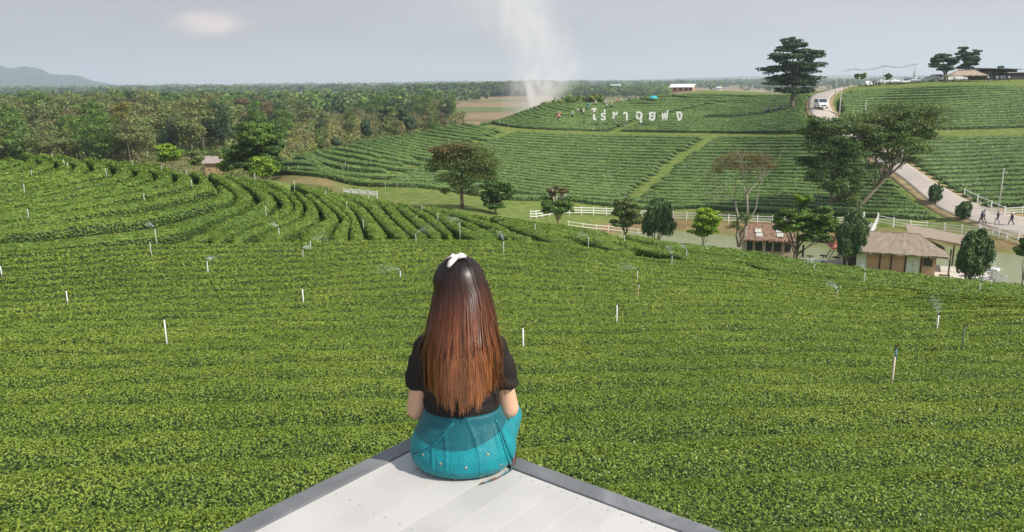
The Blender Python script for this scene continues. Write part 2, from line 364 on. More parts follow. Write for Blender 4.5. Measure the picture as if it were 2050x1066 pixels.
br = ramp_n(noise_n(0.5, 7, .7).outputs[0], (.3, (0.13, 0.09, 0.04)), (.5, (0.24, 0.17, 0.085)), (.7, (0.17, 0.16, 0.06)))
c1 = mix_n(sz.outputs[0], gr.outputs[0], sc2.outputs[0]); c2 = mix_n(sz.outputs[1], c1, fmx.outputs[2]); c3 = mix_n(sz.outputs[2], c2, br.outputs[0])
L(c3, p.inputs['Base Color']); p.inputs['Roughness'].default_value = .9; p.inputs['Specular IOR Level'].default_value = .1
bm = N('ShaderNodeBump'); bm.inputs['Strength'].default_value = .6; bm.inputs['Distance'].default_value = .08; L(noise_n(5, 6).outputs[0], bm.inputs['Height']); L(bm.outputs[0], p.inputs['Normal'])
ground = quads('ground', gV, gQ, gm, smooth=np.ones(len(gQ), bool)); tag(ground, kind='structure')
def sst(x, a, b): t = np.clip((x-a)/(b-a), 0, 1); return t*t*(3-2*t)
PX = 1025+F*np.tan(AA)*1.0/np.cos(PITCH)  # rough column of a point at the horizon
azd = np.degrees(AA)
# scrub zone: flat land left of and behind the tea hills; farmland further out
scrub = sst(RR, 84, 96)*(1-sst(azd, -13.5, -11.5))
edge = 140+ (azd+13)*9.5
scrub = np.maximum(scrub, sst(RR, edge, edge+8)*(azd > -14)*(1-sst(azd, 1.5, 3)))
scrub = np.maximum(scrub, sst(RR, 330, 350))
field = sst(RR, 262, 285)*sst(azd, -7, -5.5)*(1-sst(azd, 12, 14)); field = np.maximum(field, sst(RR, 560, 700))
bank = np.exp(-((Zg+19.3)/0.55)**4)*(RR > 70)*(RR < 140)*(azd > 1)*sst(RR, 92, 97)
zone = np.stack([scrub, field, bank], -1).reshape(-1, 3).astype(np.float32)
at = ground.data.attributes.new('zone', 'FLOAT_VECTOR', 'POINT'); at.data.foreach_set('vector', zone.ravel())

# pond
wm, nt, p = new_mat('pond_water'); N = nt.nodes.new; L = nt.links.new
p.inputs['Base Color'].default_value = (0.20, 0.22, 0.10, 1); p.inputs['Roughness'].default_value = .2; p.inputs['Specular IOR Level'].default_value = .14
g = N('ShaderNodeNewGeometry'); n = N('ShaderNodeTexNoise'); n.inputs['Scale'].default_value = 1.6; n.inputs['Detail'].default_value = 4; L(g.outputs['Position'], n.inputs[0])
b = N('ShaderNodeBump'); b.inputs['Strength'].default_value = .35; b.inputs['Distance'].default_value = .05; L(n.outputs[0], b.inputs['Height']); L(b.outputs[0], p.inputs['Normal'])
WZ = -19.85
pd = MB(); nx, ny = 24, 8
pd.add([(4+150*i/nx, 72+46*j/ny, WZ) for i in range(nx+1) for j in range(ny+1)], [(i*(ny+1)+j, (i+1)*(ny+1)+j, (i+1)*(ny+1)+j+1, i*(ny+1)+j+1) for i in range(nx) for j in range(ny)])
tag(pd.build('pond_water', wm), kind='structure')

# road up the hill, one sheet a little above the ground
def strip(name, edgesL, edgesR, mat, lift=0.05, n=160, m=8, kind='structure', side=0.12):
    A = resample(spline(edgesL), n); B = resample(spline(edgesR), n); V = []; 
    for i in range(n):
        for j in range(m+1):
            q = A[i]*(1-j/m)+B[i]*(j/m); V.append((q[0], q[1]))
    V = np.array(V); Zz = H(V[:, 0], V[:, 1])+lift; V = np.column_stack([V, Zz]).reshape(n, m+1, 3)
    # rounded skirt down into the soil
    Lf = V[:, :1].copy(); Lf[..., 2] -= side+lift; Rt = V[:, -1:].copy(); Rt[..., 2] -= side+lift
    V = np.concatenate([Lf, V, Rt], 1); k = V.shape[1]
    I, J = np.meshgrid(np.arange(n-1), np.arange(k-1), indexing='ij')
    Q = np.stack([I*k+J, I*k+J+1, (I+1)*k+J+1, (I+1)*k+J], -1).reshape(-1, 4)
    return tag(quads(name, V.reshape(-1, 3), Q, mat, smooth=np.ones(len(Q), bool)), kind=kind)
rm = simple('road_concrete', (0.40, 0.35, 0.30), .85, var=.10, scale=.35, coord='Object', bump=.2)
verge_m = simple('verge_soil', (0.27, 0.20, 0.10), .95, var=.35, scale=.8)
roadL = [(1682, 173.5), (1655, 183), (1627, 192), (1619, 205), (1622, 225), (1640, 244), (1672, 262), (1700, 283), (1748, 318), (1795, 350), (1838, 385), (1872, 413), (1908, 431), (1950, 445), (2000, 461), (2050, 471), (2150, 480)]
roadR = [(1716, 172), (1690, 178), (1668, 190), (1660, 205), (1668, 225), (1690, 246), (1715, 262), (1750, 285), (1800, 318), (1850, 352), (1900, 383), (1945, 405), (1985, 419), (2020, 430), (2060, 438), (2110, 444), (2200, 450)]
rl = cast(*np.array(roadL).T)[:, :2]; rr2 = cast(*np.array(roadR).T)[:, :2]
ROAD_L = spline(rl); ROAD_R = spline(rr2)
def widen(A, B, k): d = (A-B); d = d/np.linalg.norm(d, axis=1, keepdims=True); return A+d*k, B-d*k
vl, vr = widen(rl, rr2, 1.3); strip('road_verge', vl, vr, verge_m, lift=.03, n=200, m=10)
strip('road', rl, rr2, rm, lift=.10)
# earth track along the crest of the near field, and the walk by the pond
tr = cast([1590, 1640, 1700, 1760, 1830, 1900, 1980, 2080], [509, 516, 524, 532, 541, 550, 559, 572], tmin=30)[:, :2]
tr = np.array([q/np.linalg.norm(q)*(np.linalg.norm(q)+1.2) for q in tr])
strip('path', tr, tr*1.03, simple('track_soil', (0.30, 0.22, 0.12), .95, var=.3, scale=1.5), lift=.06, n=80, m=4)
# ------------------------------------------------------------------ tea hedges
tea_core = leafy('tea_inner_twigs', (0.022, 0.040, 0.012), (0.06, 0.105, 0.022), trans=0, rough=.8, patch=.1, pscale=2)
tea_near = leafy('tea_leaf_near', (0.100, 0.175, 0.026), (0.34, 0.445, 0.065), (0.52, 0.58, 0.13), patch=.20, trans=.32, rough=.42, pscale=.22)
tea_left = leafy('tea_leaf_left', (0.060, 0.125, 0.020), (0.265, 0.37, 0.05), (0.40, 0.46, 0.11), patch=.14, trans=.2, rough=.5, pscale=.12)
tea_far = leafy('tea_leaf_far', (0.065, 0.130, 0.032), (0.245, 0.355, 0.09), (0.35, 0.42, 0.14), patch=.14, trans=.15, rough=.55, pscale=.05)
TEAROWS = []
def wob(s, k): return np.sin(s*.9+k)*.5+np.sin(s*.37+k*2.3)*.8+np.sin(s*2.1+k*1.7)*.35
def hedge(P, width, mat, label, group, ds=0.7, h=HEDGE_H, lsize=None, cover=2.0, hmul=1.0, px_size=.0040, smin=.06, lumps=.05, top_only=False, core=.05, flat=.3):
    P = np.asarray(P); s = np.concatenate([[0], np.cumsum(np.linalg.norm(np.diff(P[:, :2], axis=0), axis=1))]); Ltot = s[-1]
    if Ltot < 2.0: return None
    n = max(4, int(Ltot/ds)); q = np.linspace(0, Ltot, n); x = np.interp(q, s, P[:, 0]); y = np.interp(q, s, P[:, 1])
    wv = np.interp(q, s, width) if hasattr(width, '__len__') else np.full(n, width)
    tx = np.gradient(x); ty = np.gradient(y); tl = np.hypot(tx, ty)+1e-9; nx_ = ty/tl; ny_ = -tx/tl
    k0 = RNG.random()*50; endf = np.clip(np.minimum(q, Ltot-q)/0.9, 0, 1); endf = np.sqrt(1-(1-endf)**2)
    wv = wv*(1+.06*wob(q, k0)*.5)*(.25+.75*endf); hv = h*hmul*(1+.07*wob(q, k0+9)*.5)*(.12+.88*endf)
    prof = np.array([-.92, -.98, -.86, -.55, 0, .55, .86, .98, .92]); hz = np.array([-.15, .40, .76, .95, 1.0, .95, .76, .40, -.15])
    m = len(prof); lat = prof[None]*wv[:, None]/2*.94; z0 = H(x, y)
    vx = x[:, None]+nx_[:, None]*lat; vy = y[:, None]+ny_[:, None]*lat; vz = H(vx, vy)*.5+z0[:, None]*.5+hz[None]*(hv[:, None]-core)
    jit = RNG.normal(size=vz.shape)*lumps; vz = vz+jit*(hz[None] > 0); 
    V = np.stack([vx, vy, vz], -1).reshape(-1, 3)
    I, J = np.meshgrid(np.arange(n-1), np.arange(m-1), indexing='ij'); Q = np.stack([I*m+J, I*m+J+1, (I+1)*m+J+1, (I+1)*m+J], -1).reshape(-1, 4)
    # leaves
    seg = Ltot/(n-1); dist = np.hypot(x, y); sz = np.maximum(smin, px_size*dist) if lsize is None else np.full(n, lsize)
    px_, _ = to_px(np.stack([x, y, z0], -1)); vis = ((px_ > -420) & (px_ < 2470) & (y > 3))
    arc = wv+1.1*hv; cnt = arc*seg*cover/(sz**2)*vis; cnt = np.where(dist < 5, cnt*.3, cnt)
    ci = np.floor(cnt+RNG.random(n)).astype(int); idx = np.repeat(np.arange(n), ci); M = len(idx)
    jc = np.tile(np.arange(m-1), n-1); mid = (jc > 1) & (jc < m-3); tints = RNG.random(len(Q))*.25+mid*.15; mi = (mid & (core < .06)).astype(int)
    if M:
        fr = idx+RNG.random(M)-.5; fr = np.clip(fr, 0, n-1.001); f0 = fr.astype(int); ff = fr-f0
        ip = lambda a: a[f0]*(1-ff)+a[f0+1]*ff
        X_ = ip(x); Y_ = ip(y); Wd = ip(wv); Hh = ip(hv); NX = ip(nx_); NY = ip(ny_); Sz = sz[idx]
        tq = RNG.random(M)*2-1; side = np.abs(tq) > (.62 if not top_only else .9)
        u_ = np.where(side, np.sign(tq), tq/.62 if not top_only else tq/.9)
        v_ = RNG.random(M)**.8
        latp = np.where(side, np.sign(tq)*(1-.10*v_**3), u_*.94)*Wd/2
        hz_ = np.where(side, .05+.80*v_, 1-.20*np.abs(u_)**3)
        lx = X_+NX*latp; ly = Y_+NY*latp
        zz = H(lx, ly)*.5+H(X_, Y_)*.5+hz_*Hh+RNG.normal(size=M)*.35*Sz*.4+(np.sin(lx*3.1+ly*1.3+k0)*np.sin(ly*2.7-lx*.8))*lumps*.9
        nn = np.stack([NX*np.where(side, np.sign(tq)*1.1, u_*.35), NY*np.where(side, np.sign(tq)*1.1, u_*.35), np.where(side, .55, 1.0)], -1)+RNG.normal(size=(M, 3))*flat
        nn[:, 2] = np.abs(nn[:, 2])
        Vl, Ql = leaf_cards(np.stack([lx, ly, zz], -1), nn, Sz*(.75+.6*RNG.random(M)), RNG, wf=.55)
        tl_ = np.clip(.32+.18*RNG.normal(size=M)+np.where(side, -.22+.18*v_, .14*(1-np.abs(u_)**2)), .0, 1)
        Q = np.vstack([Q, Ql+len(V)]); V = np.vstack([V, Vl]); tints = np.concatenate([tints, tl_]); mi = np.concatenate([mi, np.ones(M, int)])
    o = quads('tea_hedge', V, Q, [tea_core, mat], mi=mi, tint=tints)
    tag(o, label, 'tea hedge', group); TEAROWS.append(o); return o

ORD = ['first', 'second', 'third', 'fourth', 'fifth', 'sixth', 'seventh', 'eighth', 'ninth', 'tenth', 'eleventh', 'twelfth', 'thirteenth', 'fourteenth', 'fifteenth', 'sixteenth', 'seventeenth', 'eighteenth', 'nineteenth']
def ordinal(n):
    if n < 19: return ORD[n]
    t, u = divmod(n+1, 10); tens = {2: 'twent', 3: 'thirt', 4: 'fort'}[t]
    return tens+'ieth' if u == 0 else tens+'y-'+ORD[u-1]
USED = {}
def uniq(lab):
    k = USED.get(lab, 0); USED[lab] = k+1
    return lab if k == 0 else lab+[', second piece', ', third piece', ', fourth piece', ', last piece'][min(k-1, 3)]
def lerp_guides(G_, idx, q):
    """row at index q between the guide lines G_ (each resampled alike)"""
    idx = np.asarray(idx, float); k = int(np.clip(np.searchsorted(idx, q)-1, 0, len(idx)-2)); t = (q-idx[k])/(idx[k+1]-idx[k])
    p1, p2 = G_[k], G_[k+1]; p0 = G_[k-1] if k > 0 else None; p3 = G_[k+2] if k+2 < len(G_) else None
    d = idx[k+1]-idx[k]
    m1 = (p2-p1)/d if p0 is None else .5*((p2-p1)/d+(p1-p0)/(idx[k]-idx[k-1]))
    m2 = (p2-p1)/d if p3 is None else .5*((p2-p1)/d+(p3-p2)/(idx[k+2]-idx[k+1]))
    return (2*t**3-3*t**2+1)*p1+(t**3-2*t**2+t)*d*m1+(-2*t**3+3*t**2)*p2+(t**3-t**2)*d*m2
def near_poly(P, C, dmin):
    d = np.full(len(P), 1e9)
    for a, b in zip(C[:-1], C[1:]):
        ab = b-a; t = np.clip(((P-a)@ab)/(ab@ab+1e-9), 0, 1); d = np.minimum(d, np.linalg.norm(P-(a+t[:, None]*ab), axis=1))
    return d < dmin
def block(guides, idx, cut, mat, label, group, n=220, fill=.80, wmax=2.1, off=HEDGE_H, tmin=20, tmax=900, rows=None, **kw):
    Gs = []
    for g in guides:
        g = spline(np.array(g, float), 8); P = cast(g[:, 0], g[:, 1], off=off, tmin=tmin, tmax=tmax)[:, :2]; Gs.append(resample(P, n))
    allr = [(lerp_guides(Gs, idx, q-.5), lerp_guides(Gs, idx, q), lerp_guides(Gs, idx, q+.5)) for q in (rows if rows is not None else np.arange(math.floor(idx[0])+1.5, idx[-1], 1.0))]
    for ri, (pa, pc, pb) in enumerate(allr):
        tg = np.gradient(pc, axis=0); tg /= np.linalg.norm(tg, axis=1, keepdims=True)+1e-9; dd = pb-pa
        wd = np.abs(dd[:, 0]*tg[:, 1]-dd[:, 1]*tg[:, 0]); wd = np.convolve(np.pad(wd, 4, mode='edge'), np.ones(9)/9, 'valid'); wd = np.minimum(wd*fill, wmax)
        ok = (wd > .45) & ~cut(pc, ri)
        st = None; lab = None
        for i in range(n+1):
            on = i < n and ok[i]
            if on and st is None: st = i
            if not on and st is not None:
                if i-st >= 3 and np.linalg.norm(np.diff(pc[st:i], axis=0), axis=1).sum() >= 2.0: hedge(pc[st:i], wd[st:i], mat, uniq(label(ri, float(to_px(np.array([*pc[(st+i)//2], -10.0]))[0]))), group, **(dict(kw, hmul=.97) if 'hmul' in kw and ri > 26 else kw))
                st = None
def proj_y(P):
    z = H(P[:, 0], P[:, 1])+HEDGE_H; return to_px(np.column_stack([P, z]))
Bx = [-300, 0, 60, 100, 150, 230, 300, 380, 430, 520, 600, 680, 760, 800, 900, 1040, 1150, 1300, 1400, 1700, 2050, 2400]
By = [503, 501, 500, 496, 489, 486, 484, 479, 480, 479, 477, 479, 474, 476, 471, 476, 492, 509, 522, 560, 601, 640]
gL = [
 [(-40, 302), (-10, 303.5), (5, 304.5), (14, 307), (8, 312), (0, 317), (-60, 323), (-130, 329)],
 [(5, 306), (30, 311), (46, 316), (49, 322), (38, 327), (15, 332), (0, 336), (-60, 345), (-130, 352)],
 [(90, 309), (125, 318), (145, 328), (143, 337), (134, 345), (80, 357), (0, 373), (-60, 383), (-130, 393)],
 [(150, 314), (190, 322), (222, 332), (226, 342), (216, 350), (158, 363), (0, 392), (-60, 402), (-130, 412)],
 [(220, 320), (265, 331), (302, 343), (309, 354), (292, 362), (225, 378), (0, 417), (-60, 427), (-130, 437)],
 [(300, 329), (345, 339), (383, 351), (390, 362), (370, 374), (290, 393), (0, 443), (-60, 453), (-130, 463)],
 [(405, 345), (432, 361), (455, 376), (471, 393), (458, 406), (414, 417), (350, 433), (279, 447), (135, 460), (0, 472), (-130, 480)],
 [(430, 347), (480, 367), (502, 382), (514, 397), (500, 410), (470, 425), (430, 443), (385, 468), (300, 488), (200, 500), (0, 512), (-130, 520)],
 [(470, 352), (520, 372), (545, 384), (565, 403), (560, 418), (535, 433), (475, 449), (430, 470), (340, 498), (200, 512), (100, 520)],
 [(520, 357), (570, 375), (592, 392), (609, 410), (606, 426), (590, 440), (555, 452), (512, 470), (450, 497), (360, 515)],
 [(560, 362), (617, 386), (643, 402), (680, 435), (668, 452), (655, 472), (630, 497), (600, 515)],
 [(600, 366), (650, 388), (700, 413), (720, 440), (733, 470), (745, 500), (755, 515)],
 [(672, 380), (728, 406), (760, 438), (794, 472), (830, 508)],
 [(700, 387), (761, 403), (795, 435), (832, 467), (880, 505)],
 [(770, 400), (823, 421), (860, 446), (889, 467), (945, 500)],
 [(800, 405), (862, 426), (900, 450), (925, 467), (1000, 500)],
 [(830, 410), (920, 434), (1000, 470), (1100, 500), (1400, 538), (1700, 578)],
 [(900, 420), (1000, 447), (1045, 465), (1150, 492), (1400, 522), (1700, 560), (2050, 601), (2300, 628)],
 [(950, 427), (1050, 449), (1150, 470), (1400, 503), (1700, 545), (2050, 585), (2300, 612)],
 [(1000, 435), (1060, 444), (1150, 457), (1400, 488), (1700, 531), (2050, 571), (2300, 599)]]
iL = [-2.4, 0, 3, 5, 7, 9, 11, 12, 13.2, 15, 17, 19, 20.2, 21.4, 23, 24.2, 26, 28, 31, 34]
sprk = {6: 'at the lower left', 9: ''}
def cutL(P, ri):
    x, y = proj_y(P); c = y > np.interp(x, Bx, By)+(ri % 3-1)*2.0
    for (gx, gy, rx, ry) in ((140, 462, 16, 4), (80, 498, 12, 5), (120, 495, 26, 6), (195, 490, 14, 8)): c |= ((x-gx)/rx)**2+((y-gy)/ry)**2 < 1
    return c
def labL(ri, x):
    o_ = ordinal(ri)
    if ri < 8: return o_+' curved tea hedge out from the innermost crest loop of the left slope'
    if ri < 14: return o_+' tea hedge out from the crest loop, reaching the left edge'
    if ri < 20: return o_+' tea hedge out from the crest loop, bending down to grassy gaps'
    if ri < 28: return o_+' tea hedge out from the crest loop, slanting down behind the hair bow'
    return o_+' tea hedge out from the crest loop, along the edge above the pond'
block(gL, iL, cutL, tea_left, labL, 'curving tea hedges of the near left slope', n=260, fill=.75, wmax=1.7, hmul=1.06, ds=.5, px_size=.0026, smin=.09, cover=1.9, tmax=80)

# the carpet in front: hedges that almost touch, running across the view
us = np.linspace(-.98, .98, 240); bx = np.interp(us, (np.array(Bx)-1025)/F, Bx)
Pb = cast(bx, np.interp(bx, Bx, By)+np.where(bx > 1045, 0.5, 4), off=HEDGE_H, tmin=20); ub = Pb[:, 0]/Pb[:, 1]
Yb = np.interp(us, ub, Pb[:, 1]); Yb = np.convolve(np.pad(Yb, 12, mode='edge'), np.ones(25)/25, 'valid')
NR = 14
for i in range(NR):
    t0, t1 = i/NR, (i+1)/NR; f = lambda t: Yb*(1-t)+(21.6+us*1.0)*t
    Yc = f((i+.5)/NR); wd = (f(t0)-f(t1))
    tk = np.column_stack([us*Yc, Yc]); cosang = 1/np.sqrt(1+np.gradient(Yc, us*Yc)**2)
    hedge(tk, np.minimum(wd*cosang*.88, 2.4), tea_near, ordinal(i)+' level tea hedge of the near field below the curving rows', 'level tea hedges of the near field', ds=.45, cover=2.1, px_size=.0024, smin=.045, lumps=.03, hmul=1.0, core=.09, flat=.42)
yy = 21.6; k = 0
while yy > 3.4:
    sp = 1.62; yc = yy-sp/2; u2 = np.linspace(-1.05, 1.05, 160)*(1 if yc > 8 else 1.4)
    xs = u2*yc; Yl = yc+u2*1.0+.10*np.sin(xs*.35+k)+.05*np.sin(xs*1.1+k*2)
    gap = .90-.10*np.clip(np.sin(xs*.55+k*1.9)+.3*np.sin(xs*1.7+k), -.4, 1)
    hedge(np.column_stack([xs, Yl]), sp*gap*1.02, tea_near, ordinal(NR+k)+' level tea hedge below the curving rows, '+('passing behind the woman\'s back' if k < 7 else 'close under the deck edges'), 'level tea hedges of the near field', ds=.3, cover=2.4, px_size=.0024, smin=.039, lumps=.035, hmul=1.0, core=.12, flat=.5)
    yy -= sp; k += 1

# far hill, middle block
pathA = cast([1262, 1300, 1340, 1400, 1440, 1470], [400, 372, 335, 289, 271, 262])[:, :2]
pathB = cast([735, 765, 790, 830, 870, 900, 960, 1010, 1060], [385, 366, 352, 334, 320, 309, 285, 270, 254])[:, :2]
pathC = cast([1232, 1260, 1275, 1300, 1340, 1380, 1420, 1460], [263, 252, 246, 238, 229, 221, 212, 205])[:, :2]
def road_side(P):
    """True on and near the road"""
    c = (ROAD_L[:min(len(ROAD_L), len(ROAD_R))]+ROAD_R[:min(len(ROAD_L), len(ROAD_R))])/2; return near_poly(P, c, 4.6)
def xroadL(y): return np.interp(y, [172, 183, 192, 205, 225, 244, 262, 283, 318, 350, 385, 413, 431], [1672, 1650, 1620, 1612, 1615, 1632, 1664, 1690, 1738, 1785, 1828, 1862, 1898])
def xroadR(y): return np.interp(y, [172, 178, 190, 205, 225, 246, 262, 285, 318, 352, 383, 405, 419, 430], [1726, 1700, 1678, 1670, 1678, 1702, 1727, 1764, 1814, 1864, 1916, 1961, 2001, 2036])
def cutM(P, ri):
    x, y = proj_y(P); c = (x > xroadL(y)-2) | near_poly(P, pathA, .5) | near_poly(P, pathB, .25)
    return c
mG = [
 [(540, 344), (555, 351), (600, 369), (720, 381), (765, 384), (860, 388), (1030, 400), (1150, 407), (1240, 414), (1350, 419), (1550, 426), (1720, 439), (1910, 440)],
 [(570, 320), (589, 336), (660, 350), (759, 362), (865, 368), (1007, 378), (1150, 393), (1264, 401), (1400, 405), (1575, 411), (1750, 421), (1890, 424)],
 [(620, 296), (656, 309), (740, 324), (822, 336), (920, 343), (1007, 350), (1150, 365), (1264, 373), (1400, 377), (1575, 382), (1750, 388), (1840, 394)],
 [(710, 273), (747, 285), (865, 309), (1007, 322), (1150, 336), (1264, 342), (1400, 346), (1575, 349), (1780, 353)],
 [(790, 261), (825, 271), (890, 281), (956, 288), (1050, 297), (1150, 303), (1264, 308), (1400, 311), (1575, 313), (1740, 315)],
 [(885, 248), (944, 258), (1000, 266), (1050, 270), (1150, 275), (1264, 279), (1400, 281), (1575, 281), (1700, 281)],
 [(940, 245), (980, 254), (1050, 262), (1150, 266), (1264, 268), (1400, 271), (1575, 271), (1670, 271)]]
block(mG, [0, 2, 6.5, 11.5, 17, 22, 24], cutM, tea_far, lambda ri, x: ordinal(ri)+' contour hedge up the far hill, '+('left of both grass paths' if x < 870-ri*0 and x < 760+ri*11 else 'between the two grass paths' if x < 1265+ri*7 else 'between the path and the road'), 'contour tea hedges of the far hillside', n=240, fill=.74, wmax=1.9, ds=.9, tmin=84, lsize=.24, cover=1.2, lumps=.05)
def cutU(P, ri):
    x, y = proj_y(P); c = (x > xroadL(y)-2) | near_poly(P, pathC, .42); return c
uG = [
 [(940, 236), (966, 241), (1000, 250), (1073, 257), (1200, 260), (1346, 264), (1500, 265), (1700, 264)],
 [(985, 230), (1010, 238), (1100, 247), (1200, 250), (1400, 252), (1600, 252), (1690, 252)],
 [(1030, 221), (1060, 231), (1110, 237), (1200, 239), (1400, 240), (1680, 240)],
 [(1078, 211), (1110, 220), (1150, 224), (1250, 226), (1400, 226), (1670, 226)],
 [(1115, 205), (1170, 211), (1250, 211), (1400, 211), (1660, 211)],
 [(1200, 200), (1300, 199), (1400, 198), (1650, 198)],
 [(1270, 190), (1340, 189), (1400, 188), (1500, 188), (1640, 189)]]
block(uG, [0, 3.5, 7, 11.5, 16, 20, 23], cutU, tea_far, lambda ri, x: ordinal(ri)+' low hedge up the sign terrace from the grass band, '+('left part' if x < 1250 else 'right part'), 'tea hedges of the upper terrace', n=200, fill=.78, wmax=2.6, ds=1.2, tmin=84, tmax=285, lsize=.3, cover=1.2, lumps=.05)
def cutR(P, ri):
    x, y = proj_y(P); return x < xroadR(y)+3
rG = [[(1700, 420), (1900, 420), (2000, 418), (2150, 416), (2300, 414)], [(1700, 356), (1900, 354), (2050, 348), (2300, 338)], [(1690, 308), (1900, 305), (2050, 299), (2300, 290)], [(1680, 273), (1900, 272), (2050, 269), (2300, 262)]]
block(rG, [0, 7, 13, 18], cutR, tea_far, lambda ri, x: ordinal(ri)+' tea hedge up from the white road fence, right of the road', 'tea hedges right of the road', n=180, fill=.74, wmax=1.9, ds=.9, tmin=84, lsize=.24, cover=1.2, lumps=.05)
tG = [[(1660, 259), (1800, 258), (1900, 259), (2050, 255), (2300, 250)], [(1650, 229), (1800, 229), (1900, 228), (2050, 223), (2300, 215)], [(1650, 203), (1800, 203), (1900, 200), (2050, 192), (2300, 184)], [(1700, 180), (1760, 177), (1830, 173), (1900, 170), (1980, 170), (2050, 173), (2300, 182)]]
block(tG, [0, 6, 12, 18], cutR, tea_far, lambda ri, x: ordinal(ri)+' tea hedge up from the grass band towards the parked cars', 'tea hedges of the right hilltop', n=180, fill=.80, wmax=2.4, ds=1.1, tmin=84, tmax=236, lsize=.28, cover=1.2, lumps=.05)
# hedge behind the track, in front of the huts
lh = cast([1480, 1560, 1640, 1740, 1840, 1900], [492, 503, 511, 523, 537, 546], tmin=30)[:, :2]; lh = np.array([q/np.linalg.norm(q)*(np.linalg.norm(q)+4.5) for q in lh])
hedge(resample(lh, 60), .9, tea_far, 'low dark clipped hedge between the earth track and the huts', None, ds=.4, h=1.3, lsize=.16, cover=1.8)['category'] = 'hedge'
print('hedges', len(TEAROWS), 'faces', sum(len(o.data.polygons) for o in TEAROWS))
# ------------------------------------------------------------------ trees
bark = simple('bark', (0.16, 0.125, 0.09), .9, var=.35, scale=5, bump=.5)
bark_pale = simple('bark_pale', (0.42, 0.38, 0.30), .85, var=.25, scale=5, bump=.4)
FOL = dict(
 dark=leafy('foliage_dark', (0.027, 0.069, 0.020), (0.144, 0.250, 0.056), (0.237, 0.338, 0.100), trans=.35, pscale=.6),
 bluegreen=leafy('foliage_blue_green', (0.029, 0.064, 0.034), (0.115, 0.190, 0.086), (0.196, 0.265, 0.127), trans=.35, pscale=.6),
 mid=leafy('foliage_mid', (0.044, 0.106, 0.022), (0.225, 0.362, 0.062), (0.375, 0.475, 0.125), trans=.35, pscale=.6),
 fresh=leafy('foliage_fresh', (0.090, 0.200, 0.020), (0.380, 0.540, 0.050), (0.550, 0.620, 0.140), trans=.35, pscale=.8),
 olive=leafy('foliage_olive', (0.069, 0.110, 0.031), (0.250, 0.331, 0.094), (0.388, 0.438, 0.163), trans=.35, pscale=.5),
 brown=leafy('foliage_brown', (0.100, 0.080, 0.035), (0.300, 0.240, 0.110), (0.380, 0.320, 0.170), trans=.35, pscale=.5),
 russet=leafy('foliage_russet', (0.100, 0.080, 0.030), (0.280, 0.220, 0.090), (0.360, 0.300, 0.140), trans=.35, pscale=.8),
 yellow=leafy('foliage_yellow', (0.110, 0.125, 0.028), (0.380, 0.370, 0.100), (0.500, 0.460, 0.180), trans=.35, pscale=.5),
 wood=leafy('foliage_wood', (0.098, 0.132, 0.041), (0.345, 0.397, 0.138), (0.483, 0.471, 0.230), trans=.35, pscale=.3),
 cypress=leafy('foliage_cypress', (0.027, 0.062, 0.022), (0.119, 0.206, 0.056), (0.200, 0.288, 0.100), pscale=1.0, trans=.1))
def crown_cards(blobs, n, leaf, rng, sub=14, flat=.6, style='round', spread=1.0, wf=.55):
    """leaf faces grouped in clumps through the blobs (x,y,z,rx,ry,rz)"""
    vol = np.array([b[3]*b[5] for b in blobs], float); vol /= vol.sum(); C = []; Nn = []; Sz = []; Tt = []; cl = []
    for b, v in zip(blobs, vol):
        c = np.array(b[:3]); r = np.array(b[3:6]); nb = max(20, int(n*v)); ks = max(4, int(sub)) if style != 'tuft' else int(sub*1.8)
        d = rng.normal(size=(ks, 3)); d /= np.linalg.norm(d, axis=1, keepdims=True); rad = rng.random(ks)**.45
        cc = c+d*r*rad[:, None]*.88; cr = (.24+.22*rng.random(ks) if style != 'tuft' else .13+.15*rng.random(ks))*(1.35-.35*rad); bright = rng.normal(size=ks)*.07
        cl += [tuple(q) for q in cc]
        w = cr**2; w /= w.sum(); ix = rng.choice(ks, nb, p=w)
        dd = rng.normal(size=(nb, 3)); dd[:, 2] += .25; dd /= np.linalg.norm(dd, axis=1, keepdims=True)
        rs = cr[ix][:, None]*r*np.array([1, 1, flat if style != 'tuft' else 2.3])*(.75+.35*rng.random((nb, 1)))*spread
        C.append(cc[ix]+dd*rs); q = dd+rng.normal(size=(nb, 3))*.5; q[:, 2] += .35; Nn.append(q)
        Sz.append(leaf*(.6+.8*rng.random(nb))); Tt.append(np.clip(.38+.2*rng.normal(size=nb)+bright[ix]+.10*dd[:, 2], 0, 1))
    C = np.vstack(C); Nn = np.vstack(Nn); Sz = np.concatenate(Sz)
    al = np.tile([0, 0, 1.0], (len(C), 1)) if style == 'tuft' else None
    if style == 'tuft': Nn[:, 2] *= .3; wf = .34; Sz = Sz*1.5
    V, Q = leaf_cards(C, Nn, Sz, rng, wf=wf, along=al); return V, Q, np.concatenate(Tt), cl
